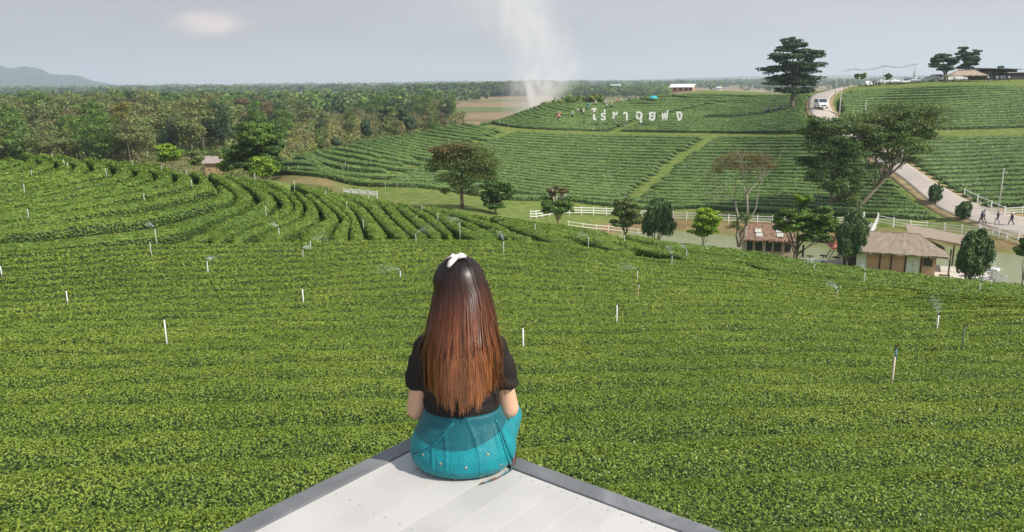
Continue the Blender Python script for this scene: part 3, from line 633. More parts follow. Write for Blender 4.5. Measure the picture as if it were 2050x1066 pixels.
def trunk_mesh(h, r, blobs, cl, rng, fork=.45, lean=(0, 0), limbs=1, twig=.5, base=(0, 0, 0), nt=6):
    mb = MB(); top = Vector((lean[0], lean[1], h)); b0 = Vector(base); pts = [b0-Vector((0, 0, .4))]
    for i in range(1, 6): t = i/5; pts.append(b0.lerp(top, t)+Vector((math.sin(t*5+r*9), math.cos(t*4+r*7), 0))*r*.5*t)
    mb.tube([pts[0]]+pts[1:], [r*1.35, r*1.1, r*.95, r*.82, r*.68, r*.5], 8)
    for b in blobs:
        c = Vector(b[:3]); st = pts[-1] if c.z > h else pts[3]; st = pts[2+min(3, max(0, int((c.z/h-.5)*4)))] if c.z < h*1.6 else pts[3+int(rng.random()*3)]
        mid = st.lerp(c, .5)+Vector((rng.normal(), rng.normal(), 1))*.06*(c-st).length
        mb.tube([st, mid, c], [r*.42, r*.27, r*.12], nt)
        near = sorted(cl, key=lambda q: (Vector(q)-c).length)[:int(9*twig)+1]
        for q in near:
            q = Vector(q); m2 = c.lerp(q, .5)+Vector((rng.normal(), rng.normal(), rng.normal()))*.08*(q-c).length
            mb.tube([mid.lerp(c, .6), m2, q], [r*.16, r*.11, r*.05], 4, cap=False)
    return mb
def tree(name, loc, blobs, h, r, mat, leaf, n, label, cat='tree', group=None, seed=1, sub=14, style='round', flat=.6, lean=(0, 0), bark_m=None, extra=None, spread=1.0, twig=.5, wf=.55, base=(0, 0, 0)):
    rng = np.random.default_rng(seed); V, Q, Tt, cl = crown_cards(blobs, n, leaf, rng, sub, flat, style, spread, wf)
    root = empty(name, loc, label, cat, group)
    mats = [FOL[mat]]; mi = None
    if extra: # second foliage colour where a blob index is listed
        mats.append(FOL[extra[0]]); V2, Q2, T2, c2 = crown_cards(extra[1], extra[2], leaf, rng, sub, flat, style, spread, wf); mi = np.concatenate([np.zeros(len(Q)), np.ones(len(Q2))])
        Q = np.vstack([Q, Q2+len(V)]); V = np.vstack([V, V2]); Tt = np.concatenate([Tt, T2]); cl = cl+c2; blobs = list(blobs)+list(extra[1])
    trunk_mesh(h, r, blobs, cl, rng, lean=lean, twig=twig, base=base).build('trunk', bark_m or bark, root, smooth=True)
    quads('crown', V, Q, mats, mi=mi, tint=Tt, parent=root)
    return root
def px_tree(name, bx, by, Y, blobs, hpx, rpx, mat, leafpx, dens, label, depth=.8, **kw):
    """blobs given in photograph pixels (x, y, rx, ry), turned into metres at the tree's own distance"""
    p = spot(bx, by, Y) if Y else spot(bx, by); Yd = p.y; k = Yd/F; gx, gy = to_px(np.array(p)); rng = np.random.default_rng(kw.get('seed', 1)+77)
    def cv(bs):
        return [((x-gx)*k, (rng.random()-.5)*rx*k*.5, (gy-y)*k, rx*k, rx*k*depth, ry*k) for x, y, rx, ry in bs]
    bl = cv(blobs); area = sum(b[2]*b[3] for b in blobs)*3.1
    if 'extra' in kw and kw['extra']: e = kw['extra']; kw['extra'] = (e[0], cv(e[1]), int(sum(b[2]*b[3] for b in e[1])*3.1*dens*1.7))
    return tree(name, p, bl, hpx*k, rpx*k, mat, leafpx*k, int(area*dens*1.7), label, **kw)

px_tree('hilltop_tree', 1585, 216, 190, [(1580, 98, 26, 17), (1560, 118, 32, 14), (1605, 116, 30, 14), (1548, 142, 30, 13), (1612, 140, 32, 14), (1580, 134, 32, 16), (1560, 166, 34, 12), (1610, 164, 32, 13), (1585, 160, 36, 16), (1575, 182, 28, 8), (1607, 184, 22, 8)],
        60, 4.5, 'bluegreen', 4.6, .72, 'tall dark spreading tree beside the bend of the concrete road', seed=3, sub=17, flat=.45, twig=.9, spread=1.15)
px_tree('hilltop_tree', 1893, 157, 232, [(1875, 121, 16, 11), (1893, 119, 20, 12), (1869, 131, 14, 9), (1890, 135, 20, 9), (1908, 128, 12, 12), (1882, 112, 12, 6)], 16, 3, 'bluegreen', 4.5, 1.0,
        'dark wide tree left of the pair standing behind the parked vans', group='tree pair on the hilltop', seed=5, sub=10, flat=.4, twig=.9)
px_tree('hilltop_tree', 1932, 157, 236, [(1925, 113, 17, 9), (1919, 102, 8, 7), (1937, 118, 18, 10), (1929, 130, 19, 9), (1944, 128, 12, 9), (1948, 107, 8, 4)], 16, 3, 'bluegreen', 4.5, 1.0,
        'dark uneven tree right of the pair with its top sticking up', group='tree pair on the hilltop', seed=6, sub=10, flat=.4, twig=.9)
px_tree('small_tree', 2003, 150, 250, [(2000, 137, 8, 4), (1996, 142, 10, 3), (2006, 141, 8, 4)], 8, 1, 'bluegreen', 4, 1.2, 'small flat-topped tree poking up behind the long hilltop building', seed=8, sub=7)
# feathery pair over the road
px_tree('rain_tree', 1712, 412, 113, [(1700, 240, 40, 17), (1745, 238, 40, 16), (1790, 226, 42, 15), (1830, 222, 42, 13), (1776, 252, 46, 18), (1820, 250, 42, 16), (1735, 262, 38, 16), (1850, 240, 26, 12), (1790, 282, 34, 12), (1760, 288, 34, 12), (1825, 300, 34, 11), (1812, 322, 22, 8), (1750, 310, 30, 10), (1730, 290, 34, 14), (1775, 318, 22, 9), (1740, 330, 22, 8), (1845, 272, 26, 12), (1770, 218, 40, 10)],
        75, 4.0, 'olive', 3.9, .52, 'leaning umbrella-shaped tree with forked pale trunk standing over the road', seed=11, sub=30, flat=.5, lean=(4.6, 0), twig=1.2, spread=1.25, extra=('mid', [(1760, 256, 46, 20), (1790, 275, 50, 20), (1720, 275, 40, 22), (1830, 262, 36, 14)], 0), bark_m=simple('bark_grey', (0.24, 0.20, 0.15), .9, var=.3, scale=4, bump=.4))
px_tree('rain_tree', 1662, 425, 111, [(1650, 250, 40, 14), (1615, 242, 26, 11), (1660, 275, 48, 20), (1625, 290, 38, 18), (1690, 300, 38, 22), (1610, 320, 26, 13), (1650, 325, 46, 22), (1690, 345, 34, 22), (1625, 352, 30, 14), (1665, 370, 36, 18), (1700, 372, 26, 14), (1600, 262, 18, 9)],
        95, 3.0, 'dark', 4.0, .6, 'dark feathery tree left of the leaning tree, hiding part of the road', seed=12, sub=26, flat=.5, twig=1.2, spread=1.2, extra=('olive', [(1640, 262, 50, 20), (1690, 255, 40, 16), (1700, 400, 30, 16)], 0))
px_tree('meadow_tree', 925, 414, 86, [(905, 305, 34, 16), (955, 302, 36, 16), (870, 330, 18, 14), (965, 318, 36, 18), (985, 330, 22, 16), (935, 335, 40, 18), (895, 330, 26, 14), (960, 352, 34, 14), (900, 356, 28, 12), (930, 368, 26, 12), (985, 356, 18, 12), (948, 385, 14, 8), (890, 382, 10, 6)],
        70, 3.2, 'olive', 3.4, .7, 'airy tree with russet crown top and grey trunk on the grass below the far hill', seed=21, sub=24, flat=.7, twig=1.5, spread=1.4, extra=('russet', [(890, 300, 28, 12), (925, 294, 30, 10), (905, 308, 34, 13), (880, 318, 18, 10)], 0))
px_tree('meadow_tree', 992, 430, 84, [(985, 372, 22, 12), (1008, 376, 22, 12), (975, 392, 16, 12), (995, 395, 24, 14), (1020, 392, 14, 8), (990, 412, 22, 9)], 24, 1.6, 'dark', 4.2, 1.0,
        'low dark green tree with drooping leaves right of the russet-topped tree', seed=22, sub=16, bark_m=bark)
px_tree('pollarded_tree', 1117, 446, 98, [(1100, 402, 20, 14), (1130, 402, 22, 16), (1115, 414, 30, 14), (1095, 420, 16, 10), (1136, 420, 14, 9)], 32, 2.4, 'mid', 4.2, .85, 'cut-back tree with bare stubs sticking out of its top beside the white fence', seed=23, sub=14,
        extra=('brown', [(1108, 380, 14, 12), (1128, 382, 14, 10)], 0))
px_tree('pond_tree', 1252, 470, 92, [(1250, 405, 24, 14), (1240, 420, 18, 14), (1262, 420, 24, 16), (1245, 440, 22, 14), (1268, 440, 20, 16), (1240, 402, 14, 8)], 38, 2.4, 'olive', 4.2, .95, 'pale olive tree just left of the dense dark bush on the pond bank', seed=24, sub=15, extra=('mid', [(1250, 425, 26, 20)], 0))
px_tree('juniper_bush', 1312, 474, 88, [(1305, 415, 18, 18), (1325, 412, 16, 14), (1318, 432, 30, 28), (1300, 445, 20, 22), (1332, 450, 22, 18), (1310, 402, 10, 8)], 24, 3, 'cypress', 3.6, 1.6, 'broad dense dark green bush beside the pale olive tree on the pond bank', cat='bush', seed=25, sub=26, style='tuft')
px_tree('bright_tree', 1408, 484, 78, [(1408, 432, 28, 18), (1400, 448, 24, 18), (1420, 446, 22, 18), (1408, 462, 28, 14), (1405, 420, 16, 10)], 20, 1.8, 'fresh', 4.6, 1.1, 'round bright lime-green young tree at the edge of the field', seed=26, sub=20)
px_tree('broadleaf_tree', 1592, 505, 84, [(1600, 398, 18, 16), (1565, 425, 24, 16), (1600, 428, 32, 20), (1640, 425, 28, 20), (1550, 440, 14, 12), (1580, 452, 32, 14), (1625, 455, 34, 18), (1655, 448, 22, 16), (1612, 474, 18, 8), (1650, 478, 16, 8)], 34, 3.6, 'mid', 5.2, .8,
        'broad-leaved tree with big glossy leaves between the two thatched huts', seed=27, sub=15, extra=('fresh', [(1590, 392, 14, 10), (1575, 456, 26, 10), (1620, 460, 22, 9)], 0))
px_tree('juniper_bush', 1697, 512, 80, [(1700, 440, 18, 22), (1690, 465, 24, 26), (1712, 465, 20, 24), (1695, 492, 26, 18), (1722, 450, 12, 14), (1680, 480, 12, 18)], 34, 3, 'cypress', 3.8, 1.5, 'tall narrow dark conifer touching the thatched hut roof', cat='bush', seed=28, sub=28, style='tuft')
px_tree('juniper_bush', 1937, 548, 66, [(1940, 485, 26, 24), (1925, 500, 22, 26), (1955, 500, 22, 26), (1940, 525, 34, 22), (1950, 468, 12, 14), (1925, 475, 10, 14), (1962, 488, 12, 16), (1915, 515, 14, 20)], 30, 3.4, 'cypress', 4.0, 1.5, 'large flame-shaped dark conifer beside the orange hut', cat='bush', seed=29, sub=34, style='tuft')
px_tree('pond_tree', 2052, 532, 76, [(2050, 480, 20, 22), (2045, 500, 22, 16), (2062, 465, 18, 18), (2075, 492, 22, 24)], 20, 2.4, 'mid', 5.0, 1.0, 'glossy dark green tree cut off by the right edge above the fountain', seed=30, sub=16)
px_tree('round_shrub', 1873, 410, None, [(1872, 384, 14, 13), (1872, 394, 13, 10)], 14, 1.6, 'cypress', 3.2, 2.2, 'small round clipped shrub standing higher up on the road edge', cat='bush', group='round shrubs along the road', seed=31, sub=22, style='tuft')
px_tree('round_shrub', 1927, 441, None, [(1926, 418, 17, 14), (1927, 428, 15, 10)], 14, 1.8, 'cypress', 3.4, 2.2, 'round clipped shrub lower on the road edge nearest the walkers', cat='bush', group='round shrubs along the road', seed=32, sub=24, style='tuft')
px_tree('round_shrub', 1681, 226, 170, [(1680, 214, 9, 9), (1684, 220, 8, 6)], 7, 1, 'cypress', 3.2, 2.2, 'dark shrub at the inner bend of the road behind a pale pole', cat='bush', seed=33, sub=12, style='tuft')
px_tree('small_tree', 1720, 168, 232, [(1714, 154, 6, 6), (1724, 153, 8, 7)], 8, .9, 'mid', 3.5, 2.0, 'small green tree at the top of the road', seed=34, sub=9)
px_tree('small_tree', 1775, 166, 232, [(1775, 155, 7, 8)], 8, .9, 'dark', 3.5, 2.4, 'dark round little tree by the poles on the hilltop', seed=35, sub=9)
px_tree('valley_tree', 530, 362, 112, [(510, 258, 30, 18), (545, 262, 26, 18), (520, 285, 38, 20), (490, 300, 30, 20), (550, 295, 26, 22), (525, 320, 34, 22), (485, 330, 26, 20), (555, 330, 18, 20)], 90, 5, 'dark', 5.2, .8,
        'big dark leafy tree rising in the dip between the two tea hills', seed=41, sub=20, extra=('mid', [(525, 272, 44, 26)], 0))
px_tree('valley_tree', 463, 352, 116, [(463, 318, 20, 14), (455, 332, 18, 12), (475, 332, 20, 14)], 22, 2, 'fresh', 4.8, .9, 'yellow-green young tree at the left foot of the big dark tree', seed=42, sub=16)
px_tree('valley_tree', 535, 366, 106, [(530, 322, 22, 14), (548, 335, 18, 14), (528, 342, 26, 12)], 22, 2, 'fresh', 4.8, .8, 'yellow-green young tree in front of the big dark tree', seed=43, sub=16, extra=('mid', [(540, 330, 24, 18)], 0))
px_tree('valley_tree', 345, 336, 118, [(340, 300, 20, 12), (352, 310, 22, 12), (338, 318, 18, 10)], 22, 2, 'fresh', 4.8, .9, 'round bright green tree behind the ridge of the left slope', seed=44, sub=16, extra=('mid', [(345, 310, 24, 14)], 0))
px_tree('valley_tree', 398, 340, 120, [(395, 308, 18, 10), (402, 320, 20, 10)], 20, 2, 'olive', 4.6, 1.1, 'olive bushy tree between the bright green tree and the shed roof', seed=45, sub=16)

# bare spreading tree by the pond
def bare_tree(bx, by, Y, label):
    p = spot(bx, by, Y); k = p.y/F; gx, gy = to_px(np.array(p)); rng = random.Random(5); root = empty('bare_tree', p, label, 'tree'); mb = MB(); tips = []
    def W(x, y, d=0): return Vector(((x-gx)*k, d, (gy-y)*k))
    def grow(a, b, r, lvl):
        L_ = (b-a).length; m = a.lerp(b, .5)+Vector((rng.gauss(0, 1), rng.gauss(0, 1), rng.gauss(0, 1)))*.05*L_
        mb.tube([a, m, b], [r, r*.8, r*.6], 6 if lvl < 2 else 4, cap=False)
        if lvl >= 4: tips.append(b); return
        for j in range(3 if lvl < 3 else 4):
            d = (b-a).normalized()+Vector((rng.gauss(0, .55), rng.gauss(0, .55), rng.gauss(.12, .3))); d.normalize()
            grow(b, b+d*L_*rng.uniform(.5, .75), r*.52, lvl+1)
    base = W(1478, 487); f1 = W(1474, 455, .2); f2 = W(1488, 448, -.2)
    mb.tube([base-Vector((0, 0, .3)), W(1472, 470), f1], [.22, .18, .15], 8); mb.tube([base-Vector((.1, 0, .3)), W(1487, 470), f2], [.22, .18, .15], 8)
    g1 = W(1466, 400, .4); g2 = W(1484, 385, -.4); mb.tube([f1, W(1470, 425), g1], [.15, .13, .11], 7); mb.tube([f2, W(1490, 415), g2], [.15, .13, .12], 7)
    for a, tx, ty, d in ((g1, 1440, 365, 1), (g1, 1455, 350, -1.4), (g1, 1430, 385, -.5), (g2, 1500, 350, -1), (g2, 1480, 340, 1.2), (g2, 1515, 358, .8), (g2, 1468, 345, -2), (f2, 1520, 372, 1.5)):
        b_ = W(tx, ty, d); grow(a, b_, .07, 2)
    mb.build('trunk', simple('bark_weathered', (0.27, 0.235, 0.19), .9, var=.3, scale=4, bump=.4), root, smooth=True)
    bl = [(*W(x, y, 0), rx*k, rx*k*.8, ry*k) for x, y, rx, ry in ((1440, 318, 28, 11), (1475, 310, 34, 11), (1510, 318, 30, 12), (1525, 330, 18, 10), (1425, 335, 16, 9), (1475, 330, 40, 12))]
    r2 = np.random.default_rng(9); V, Q, T_, c = crown_cards(bl, 5200, 2.6*k, r2, 22, .6, 'round', 1.5); bl2 = [(*W(x, y, 0), rx*k, rx*k, ry*k) for x, y, rx, ry in ((1468, 448, 18, 10), (1485, 430, 16, 16))]
    V2, Q2, T2, c2 = crown_cards(bl2, 1100, 3.0*k, r2, 10, .5, 'round', 1.2)
    quads('crown', np.vstack([V, V2]), np.vstack([Q, Q2+len(V)]), [FOL['russet'], FOL['olive']], mi=np.r_[np.zeros(len(Q)), np.ones(len(Q2))], tint=np.r_[T_, T2], parent=root)
bare_tree(1478, 487, 84, 'half-bare spreading tree with pale forked branches beside the left thatched hut')

# pollard stubs
st = spot(1117, 446, 98); k_ = st.y/F; sb_ = MB()
for dx, dz, l in ((-6, 52, (-12, 92)), (0, 50, (6, 88)), (5, 50, (16, 84)), (8, 46, (22, 74)), (-4, 50, (-3, 80)), (2, 50, (12, 90))):
    sb_.tube([(dx*k_*.4, 0, 30*k_), (dx*k_, .1*dx*k_, dz*k_), (l[0]*k_, dx*.05, l[1]*k_)], [.14, .11, .08], 6)
po = [o for o in COL.objects if o.name.startswith('pollarded_tree')][0]; sb_.build('cut_limb', bark_pale, po, smooth=True)

# wood in the plain: individual trees near, one mass far off
protos = []
kinds = [('mid', 'dark green', 1), ('wood', 'olive', 2), ('brown', 'brownish', 3), ('mid', 'fresh green', 4), ('bluegreen', 'grey-green', 5), ('wood', 'dull olive', 6)]
for i, (mt, word, sd_) in enumerate(kinds):
    rng = np.random.default_rng(100+i); hh = 9+2.5*rng.random(); bl = []
    for j in range(6):
        a = rng.random()*6.28; rad = 2.1*rng.random()**.5
        bl.append((rad*math.cos(a), rad*math.sin(a), hh*(.30+.52*rng.random()), 2.0+.8*rng.random(), 2.0+.8*rng.random(), 1.7+.8*rng.random()))
    bl.append((0, 0, hh*.88, 1.6, 1.6, 1.2))
    t = tree('forest_tree', (0, 0, -500), bl, hh*.6, .16, mt, .50, 2600, 'x', sub=12, seed=200+i, flat=.8, twig=.4)
    protos.append((t, hh, word))
rng = np.random.default_rng(4); spots = []
def in_view(px, Y): return -60 < px < 2110
def place_forest(n, fx, fY, kinds_p, smul=(.85, 1.35), group='trees of the wood on the plain', where='in the wood behind the left tea slope', mind=5.0):
    c = 0; tries = 0
    while c < n and tries < n*30:
        tries += 1; px = fx(); Yd = fY(px); p = spot(px, 500, Yd)
        if any((p.x-q[0])**2+(p.y-q[1])**2 < mind*mind for q in spots): continue
        spots.append((p.x, p.y)); i = rng.choice(len(protos), p=np.array(kinds_p)/sum(kinds_p)); t0, hh, word = protos[i]
        used = t0.get('used', 0); t = copy_tree(t0) if used else t0; t0['used'] = 1
        t.location = p; s = smul[0]+(smul[1]-smul[0])*rng.random(); t.rotation_euler = (0, 0, rng.random()*6.28); t.scale = (s*(.9+.3*rng.random()), s*(.9+.3*rng.random()), s)
        t['label'] = '%s tree %s' % (word, where); t['group'] = group; c += 1
place_forest(34, lambda: rng.uniform(-60, 300), lambda px: rng.uniform(176, 190), [.3, .35, .1, .1, .05, .1], (.7, 1.0), where='in the front row of the wood behind the left tea slope', group='front row of the wood', mind=4.2)
place_forest(150, lambda: rng.uniform(-60, 480), lambda px: rng.uniform(190, 330), [.12, .36, .22, .06, .06, .2], (.85, 1.3), mind=5.2)
place_forest(45, lambda: rng.uniform(300, 600), lambda px: rng.uniform(225, 400), [.15, .3, .3, .07, .08, .15], (.8, 1.3), where='scattered over the brown scrub beyond the left slope', mind=6)
place_forest(22, lambda: rng.uniform(560, 900), lambda px: rng.uniform(250, 420), [.2, .25, .1, .15, .15, .15], (.5, .95), group='trees of the scrub valley', where='in the scrubby valley behind the far tea hill', mind=8)
place_forest(14, lambda: rng.uniform(720, 940), lambda px: rng.uniform(330, 460), [.25, .15, .05, .2, .25, .1], (.9, 1.3), group='trees of the scrub valley', where='before the fields in the middle distance', mind=7)
for t, _, _ in protos:
    if 'used' in t: del t['used']
for o in COL.objects:
    if 'used' in o: del o['used']
px_tree('valley_tree', 795, 250, 300, [(792, 212, 18, 14), (778, 226, 16, 14), (802, 226, 20, 14), (790, 240, 24, 10)], 22, 2, 'bluegreen', 3.6, 1.2, 'largest grey-green tree rising from the scrub behind the far tea hill', seed=46, sub=16, extra=('olive', [(790, 222, 24, 18)], 0))
px_tree('valley_tree', 570, 222, 420, [(568, 195, 9, 8), (570, 206, 12, 8)], 14, 1.4, 'dark', 3.4, 1.8, 'isolated dark tree on the brown scrub, taller than its neighbours', seed=47, sub=10)
px_tree('dead_tree', 258, 300, 172, [(245, 220, 14, 8), (268, 216, 16, 9), (258, 232, 18, 8)], 60, 1.0, 'yellow', 3.0, .5, 'pale nearly leafless tree standing out of the wood on the left', seed=48, sub=18, twig=2.0, spread=1.3)
for i, (bx, by, rx, ry) in enumerate(((642, 292, 9, 26), (735, 270, 11, 22), (778, 262, 9, 14), (822, 258, 12, 16), (792, 268, 8, 10), (675, 290, 12, 10), (650, 275, 8, 14), (740, 300, 8, 6))):
    px_tree('scrub_bush', bx, by, 170+i*6, [(bx, by-ry*.6, rx, ry*.6), (bx+2, by-ry*.3, rx, ry*.45)], 6, 1, 'bluegreen' if i % 2 else 'olive', 3.4, 1.6, 'feathery upright bush by the left edge of the far tea hill', cat='bush', group='feathery bushes beside the far tea hill', seed=60+i, sub=14, style='tuft')

def scatter(name, label, cat, P, hts, mat, per, leaf, widen=.42, rng=np.random.default_rng(8), squash=1.0):
    n = len(P); idx = np.repeat(np.arange(n), per); M = len(idx); d = rng.normal(size=(M, 3)); d /= np.linalg.norm(d, axis=1, keepdims=True)
    hh = np.asarray(hts)[idx][:, None]; ctr = P[idx]+np.array([0, 0, .55])*hh
    C = ctr+d*hh*np.array([widen, widen, .42*squash])*(.7+.4*rng.random((M, 1))); C[:, 2] = np.maximum(C[:, 2], P[idx, 2]+.1)
    nn = d+rng.normal(size=(M, 3))*.4+np.array([0, 0, .3]); tt = rng.normal(size=n)*.12
    V, Q = leaf_cards(C, nn, hh[:, 0]*leaf*(.6+.8*rng.random(M)), rng, wf=.7)
    mats = [FOL[k] for k in mat]; mi = rng.integers(0, len(mats), n)[idx]
    o = quads(name, V, Q, mats, mi=mi, tint=np.clip(.36+.18*rng.normal(size=M)+tt[idx]+.12*d[:, 2], 0, 1)); return tag(o, label, cat, kind='stuff')
def pts(n, fx, fY, sd_=1):
    r_ = np.random.default_rng(sd_); px = fx(r_, n); Yd = fY(r_, n, px); p = at_depth(px, np.full(n, 500.), Yd); p[:, 2] = H(p[:, 0], p[:, 1]); return p, r_
P1, r1 = pts(1500, lambda r, n: r.uniform(-120, 1000, n), lambda r, n, px: np.where(px < 560, r.uniform(330, 760, n), r.uniform(430, 760, n)), 1)
keep = ~((P1[:, 0]/P1[:, 1] > -.13) & (P1[:, 1] < 720)); P1 = P1[keep]
scatter('distant_woodland', 'far-off mixed woodland reaching to the horizon on the left', 'woodland', P1, r1.uniform(6, 13, len(P1)), ['olive', 'bluegreen', 'dark', 'mid'], 46, .24)
P2, r2 = pts(2600, lambda r, n: r.uniform(-200, 2300, n), lambda r, n, px: np.exp(r.uniform(math.log(1150), math.log(5200), n)), 2)
P2 = P2[(P2[:, 1] > 1700) | (P2[:, 0]/P2[:, 1] < -.05) | (r2.random(len(P2)) < .35)]
scatter('distant_woodland', 'hazy band of trees along the horizon behind the fields', 'woodland', P2, r2.uniform(9, 17, len(P2))*(1+np.clip(P2[:, 1]-1200, 0, 4000)/4000), ['bluegreen', 'dark'], 26, .42, widen=1.1, squash=.8)
# plantation block with a level top
P3, r3 = pts(900, lambda r, n: r.uniform(800, 1110, n), lambda r, n, px: 900+(px-800)*.35+r.uniform(0, 120, n), 3)
scatter('plantation', 'dense level-topped tree plantation beyond the pale fields', 'woodland', P3, r3.uniform(15, 19, len(P3))*(.8+.0009*(np.linspace(0, 1, len(P3))*0+to_px(P3)[0]-800)), ['bluegreen', 'dark'], 46, .22, widen=.36)
P4, r4 = pts(520, lambda r, n: r.uniform(1100, 1340, n), lambda r, n, px: r.uniform(850, 1150, n)-(px-1100)*.0, 4)
scatter('distant_woodland', 'row of dark trees behind the brown field in the middle', 'woodland', P4, r4.uniform(8, 13, len(P4)), ['bluegreen', 'mid'], 46, .22)
P5, r5 = pts(2600, lambda r, n: r.uniform(560, 1000, n), lambda r, n, px: r.uniform(150, 430, n), 5)
pxx, pyy = to_px(P5); e_ = 140+(np.degrees(np.arctan2(P5[:, 0], P5[:, 1]))+13)*9.5; P5 = P5[(P5[:, 1] > e_+8) & ~((pxx > 930) & (P5[:, 1] > 260))]
scatter('undergrowth', 'yellowish scrub and banana-like undergrowth covering the valley floor', 'undergrowth', P5, r5.uniform(.9, 2.8, len(P5)), ['yellow', 'olive', 'mid', 'brown', 'yellow'], 22, .3, widen=.6)
P6, r6 = pts(2600, lambda r, n: r.uniform(-60, 580, n), lambda r, n, px: r.uniform(112, 340, n), 6); P6 = P6[P6[:, 1] > 128+np.abs(np.degrees(np.arctan2(P6[:, 0], P6[:, 1]))+20)*1.2]
scatter('undergrowth', 'dry olive undergrowth at the foot of the wood on the left', 'undergrowth', P6, r6.uniform(.5, 1.6, len(P6))*(1+np.clip(P6[:, 1]-170, 0, 60)/30), ['yellow', 'wood', 'olive', 'mid'], 20, .3, widen=.7)
P7, r7 = pts(260, lambda r, n: r.uniform(1085, 1200, n), lambda r, n, px: r.uniform(238, 262, n), 7)
scatter('tall_grass', 'tall pale reeds on the crest left of the white letters', 'reeds', P7, r7.uniform(2.6, 4.2, len(P7)), ['olive', 'yellow', 'mid'], 40, .22, widen=.4)
P8, r8 = pts(420, lambda r, n: r.uniform(1250, 1960, n), lambda r, n, px: r.uniform(95, 100, n)-(px-1250)*.011, 8)
scatter('bank_grass', 'dry tufts of grass on the earth bank of the pond', 'grass', P8, r8.uniform(.15, .45, len(P8)), ['yellow', 'brown'], 14, .35, widen=1.0)
print('trees done')
# ------------------------------------------------------------------ built things
white = simple('white_paint', (0.80, 0.79, 0.76), .5, var=.05, scale=2)
white2 = simple('white_plastic', (0.72, 0.74, 0.76), .45, var=.06, scale=20)
blackm = simple('black_plastic', (0.02, 0.02, 0.022), .5, var=.1)
pale_stake = simple('pale_stake', (.58, .48, .36), .8, var=.2)
grey_pipe = simple('far_grey_pipe', (.50, .51, .48), .6, var=.1)  # greyer tone for the pipes farther away
steel = simple('galvanised_steel', (0.45, 0.46, 0.47), .45, metal=.7, var=.1)
conc = simple('pole_concrete', (0.52, 0.50, 0.46), .85, var=.12, scale=3, bump=.2)
wood_d = simple('dark_wood', (0.055, 0.038, 0.028), .7, var=.3, scale=6)
wood_t = simple('tan_wood', (0.38, 0.25, 0.13), .75, var=.25, scale=8)
bluep = simple('blue_pipe', (0.10, 0.25, 0.55), .45, var=.1)
greenp = simple('green_pipe', (0.05, 0.12, 0.06), .5, var=.1)
glass = simple('dark_glass', (0.03, 0.045, 0.055), .08, var=.1, spec=.6)
orange = simple('terracotta_plaster', (0.66, 0.39, 0.27), .85, var=.12, scale=1.2, bump=.15)
cream = simple('cream_deck', (0.60, 0.55, 0.46), .8, var=.08, scale=4)
thatch_m, nt, p = new_mat('thatch'); N = nt.nodes.new; L = nt.links.new
tcx = N('ShaderNodeTexCoord'); mpx = N('ShaderNodeMapping'); L(tcx.outputs['Object'], mpx.inputs[0]); mpx.inputs['Scale'].default_value = (9, 9, 2.2)
nn_ = N('ShaderNodeTexNoise'); nn_.inputs['Scale'].default_value = 4.5; nn_.inputs['Detail'].default_value = 7; L(mpx.outputs[0], nn_.inputs[0])
rr_ = N('ShaderNodeValToRGB'); L(nn_.outputs[0], rr_.inputs[0]); el = rr_.color_ramp.elements; el[0].position = .3; el[0].color = (.20, .15, .105, 1); el[1].position = .72; el[1].color = (.56, .46, .35, 1)
L(rr_.outputs[0], p.inputs['Base Color']); p.inputs['Roughness'].default_value = .95; bb = N('ShaderNodeBump'); bb.inputs['Distance'].default_value = .1; L(nn_.outputs[0], bb.inputs['Height']); L(bb.outputs[0], p.inputs['Normal'])
thatch_r = simple('thatch_reddish', (0.24, 0.15, 0.105), .95, var=.4, scale=3.5, bump=.6)

# -- deck
C0 = np.array([-0.350, 3.105]); e1 = np.array([-0.982, 2.308])-C0; e1 /= np.linalg.norm(e1); e2 = np.array([e1[1], -e1[0]]); e2 = e2 if e2[0] > 0 else -e2
# e1 runs back along the left edge, e2 along the right edge
def DK(a, b, z=0): q = C0+e1*a+e2*b; return (q[0], q[1], z)
deckw, nt, p = new_mat('painted_board'); N = nt.nodes.new; L = nt.links.new
tcx = N('ShaderNodeTexCoord'); n = N('ShaderNodeTexNoise'); n.inputs['Scale'].default_value = 3; n.inputs['Detail'].default_value = 8; L(tcx.outputs['Object'], n.inputs[0])
oi = N('ShaderNodeObjectInfo'); mo_ = N('ShaderNodeMath'); mo_.operation = 'MULTIPLY_ADD'; L(oi.outputs['Random'], mo_.inputs[0]); mo_.inputs[1].default_value = .22; nn0 = N('ShaderNodeMath'); nn0.operation = 'SUBTRACT'; L(n.outputs[0], nn0.inputs[0]); nn0.inputs[1].default_value = .1; L(nn0.outputs[0], mo_.inputs[2]); r_ = N('ShaderNodeValToRGB'); L(mo_.outputs[0], r_.inputs[0]); r_.color_ramp.elements[0].position = .25; r_.color_ramp.elements[0].color = (.42, .41, .385, 1); r_.color_ramp.elements[1].position = .6; r_.color_ramp.elements[1].color = (.51, .495, .47, 1)
L(r_.outputs[0], p.inputs['Base Color']); p.inputs['Roughness'].default_value = .55
n3 = N('ShaderNodeTexNoise'); n3.inputs['Scale'].default_value = 60; n3.inputs['Detail'].default_value = 3; L(tcx.outputs['Object'], n3.inputs[0]); b = N('ShaderNodeBump'); b.inputs['Strength'].default_value = .15; b.inputs['Distance'].default_value = .003; L(n3.outputs[0], b.inputs['Height']); L(b.outputs[0], p.inputs['Normal'])
deckb, nt, p = new_mat('grey_border_board'); N = nt.nodes.new; L = nt.links.new
tcx = N('ShaderNodeTexCoord'); wv_ = N('ShaderNodeTexNoise'); wv_.inputs['Scale'].default_value = 2.2; wv_.inputs['Distortion'].default_value = 2.5; wv_.inputs['Detail'].default_value = 9; L(tcx.outputs['Object'], wv_.inputs[0])
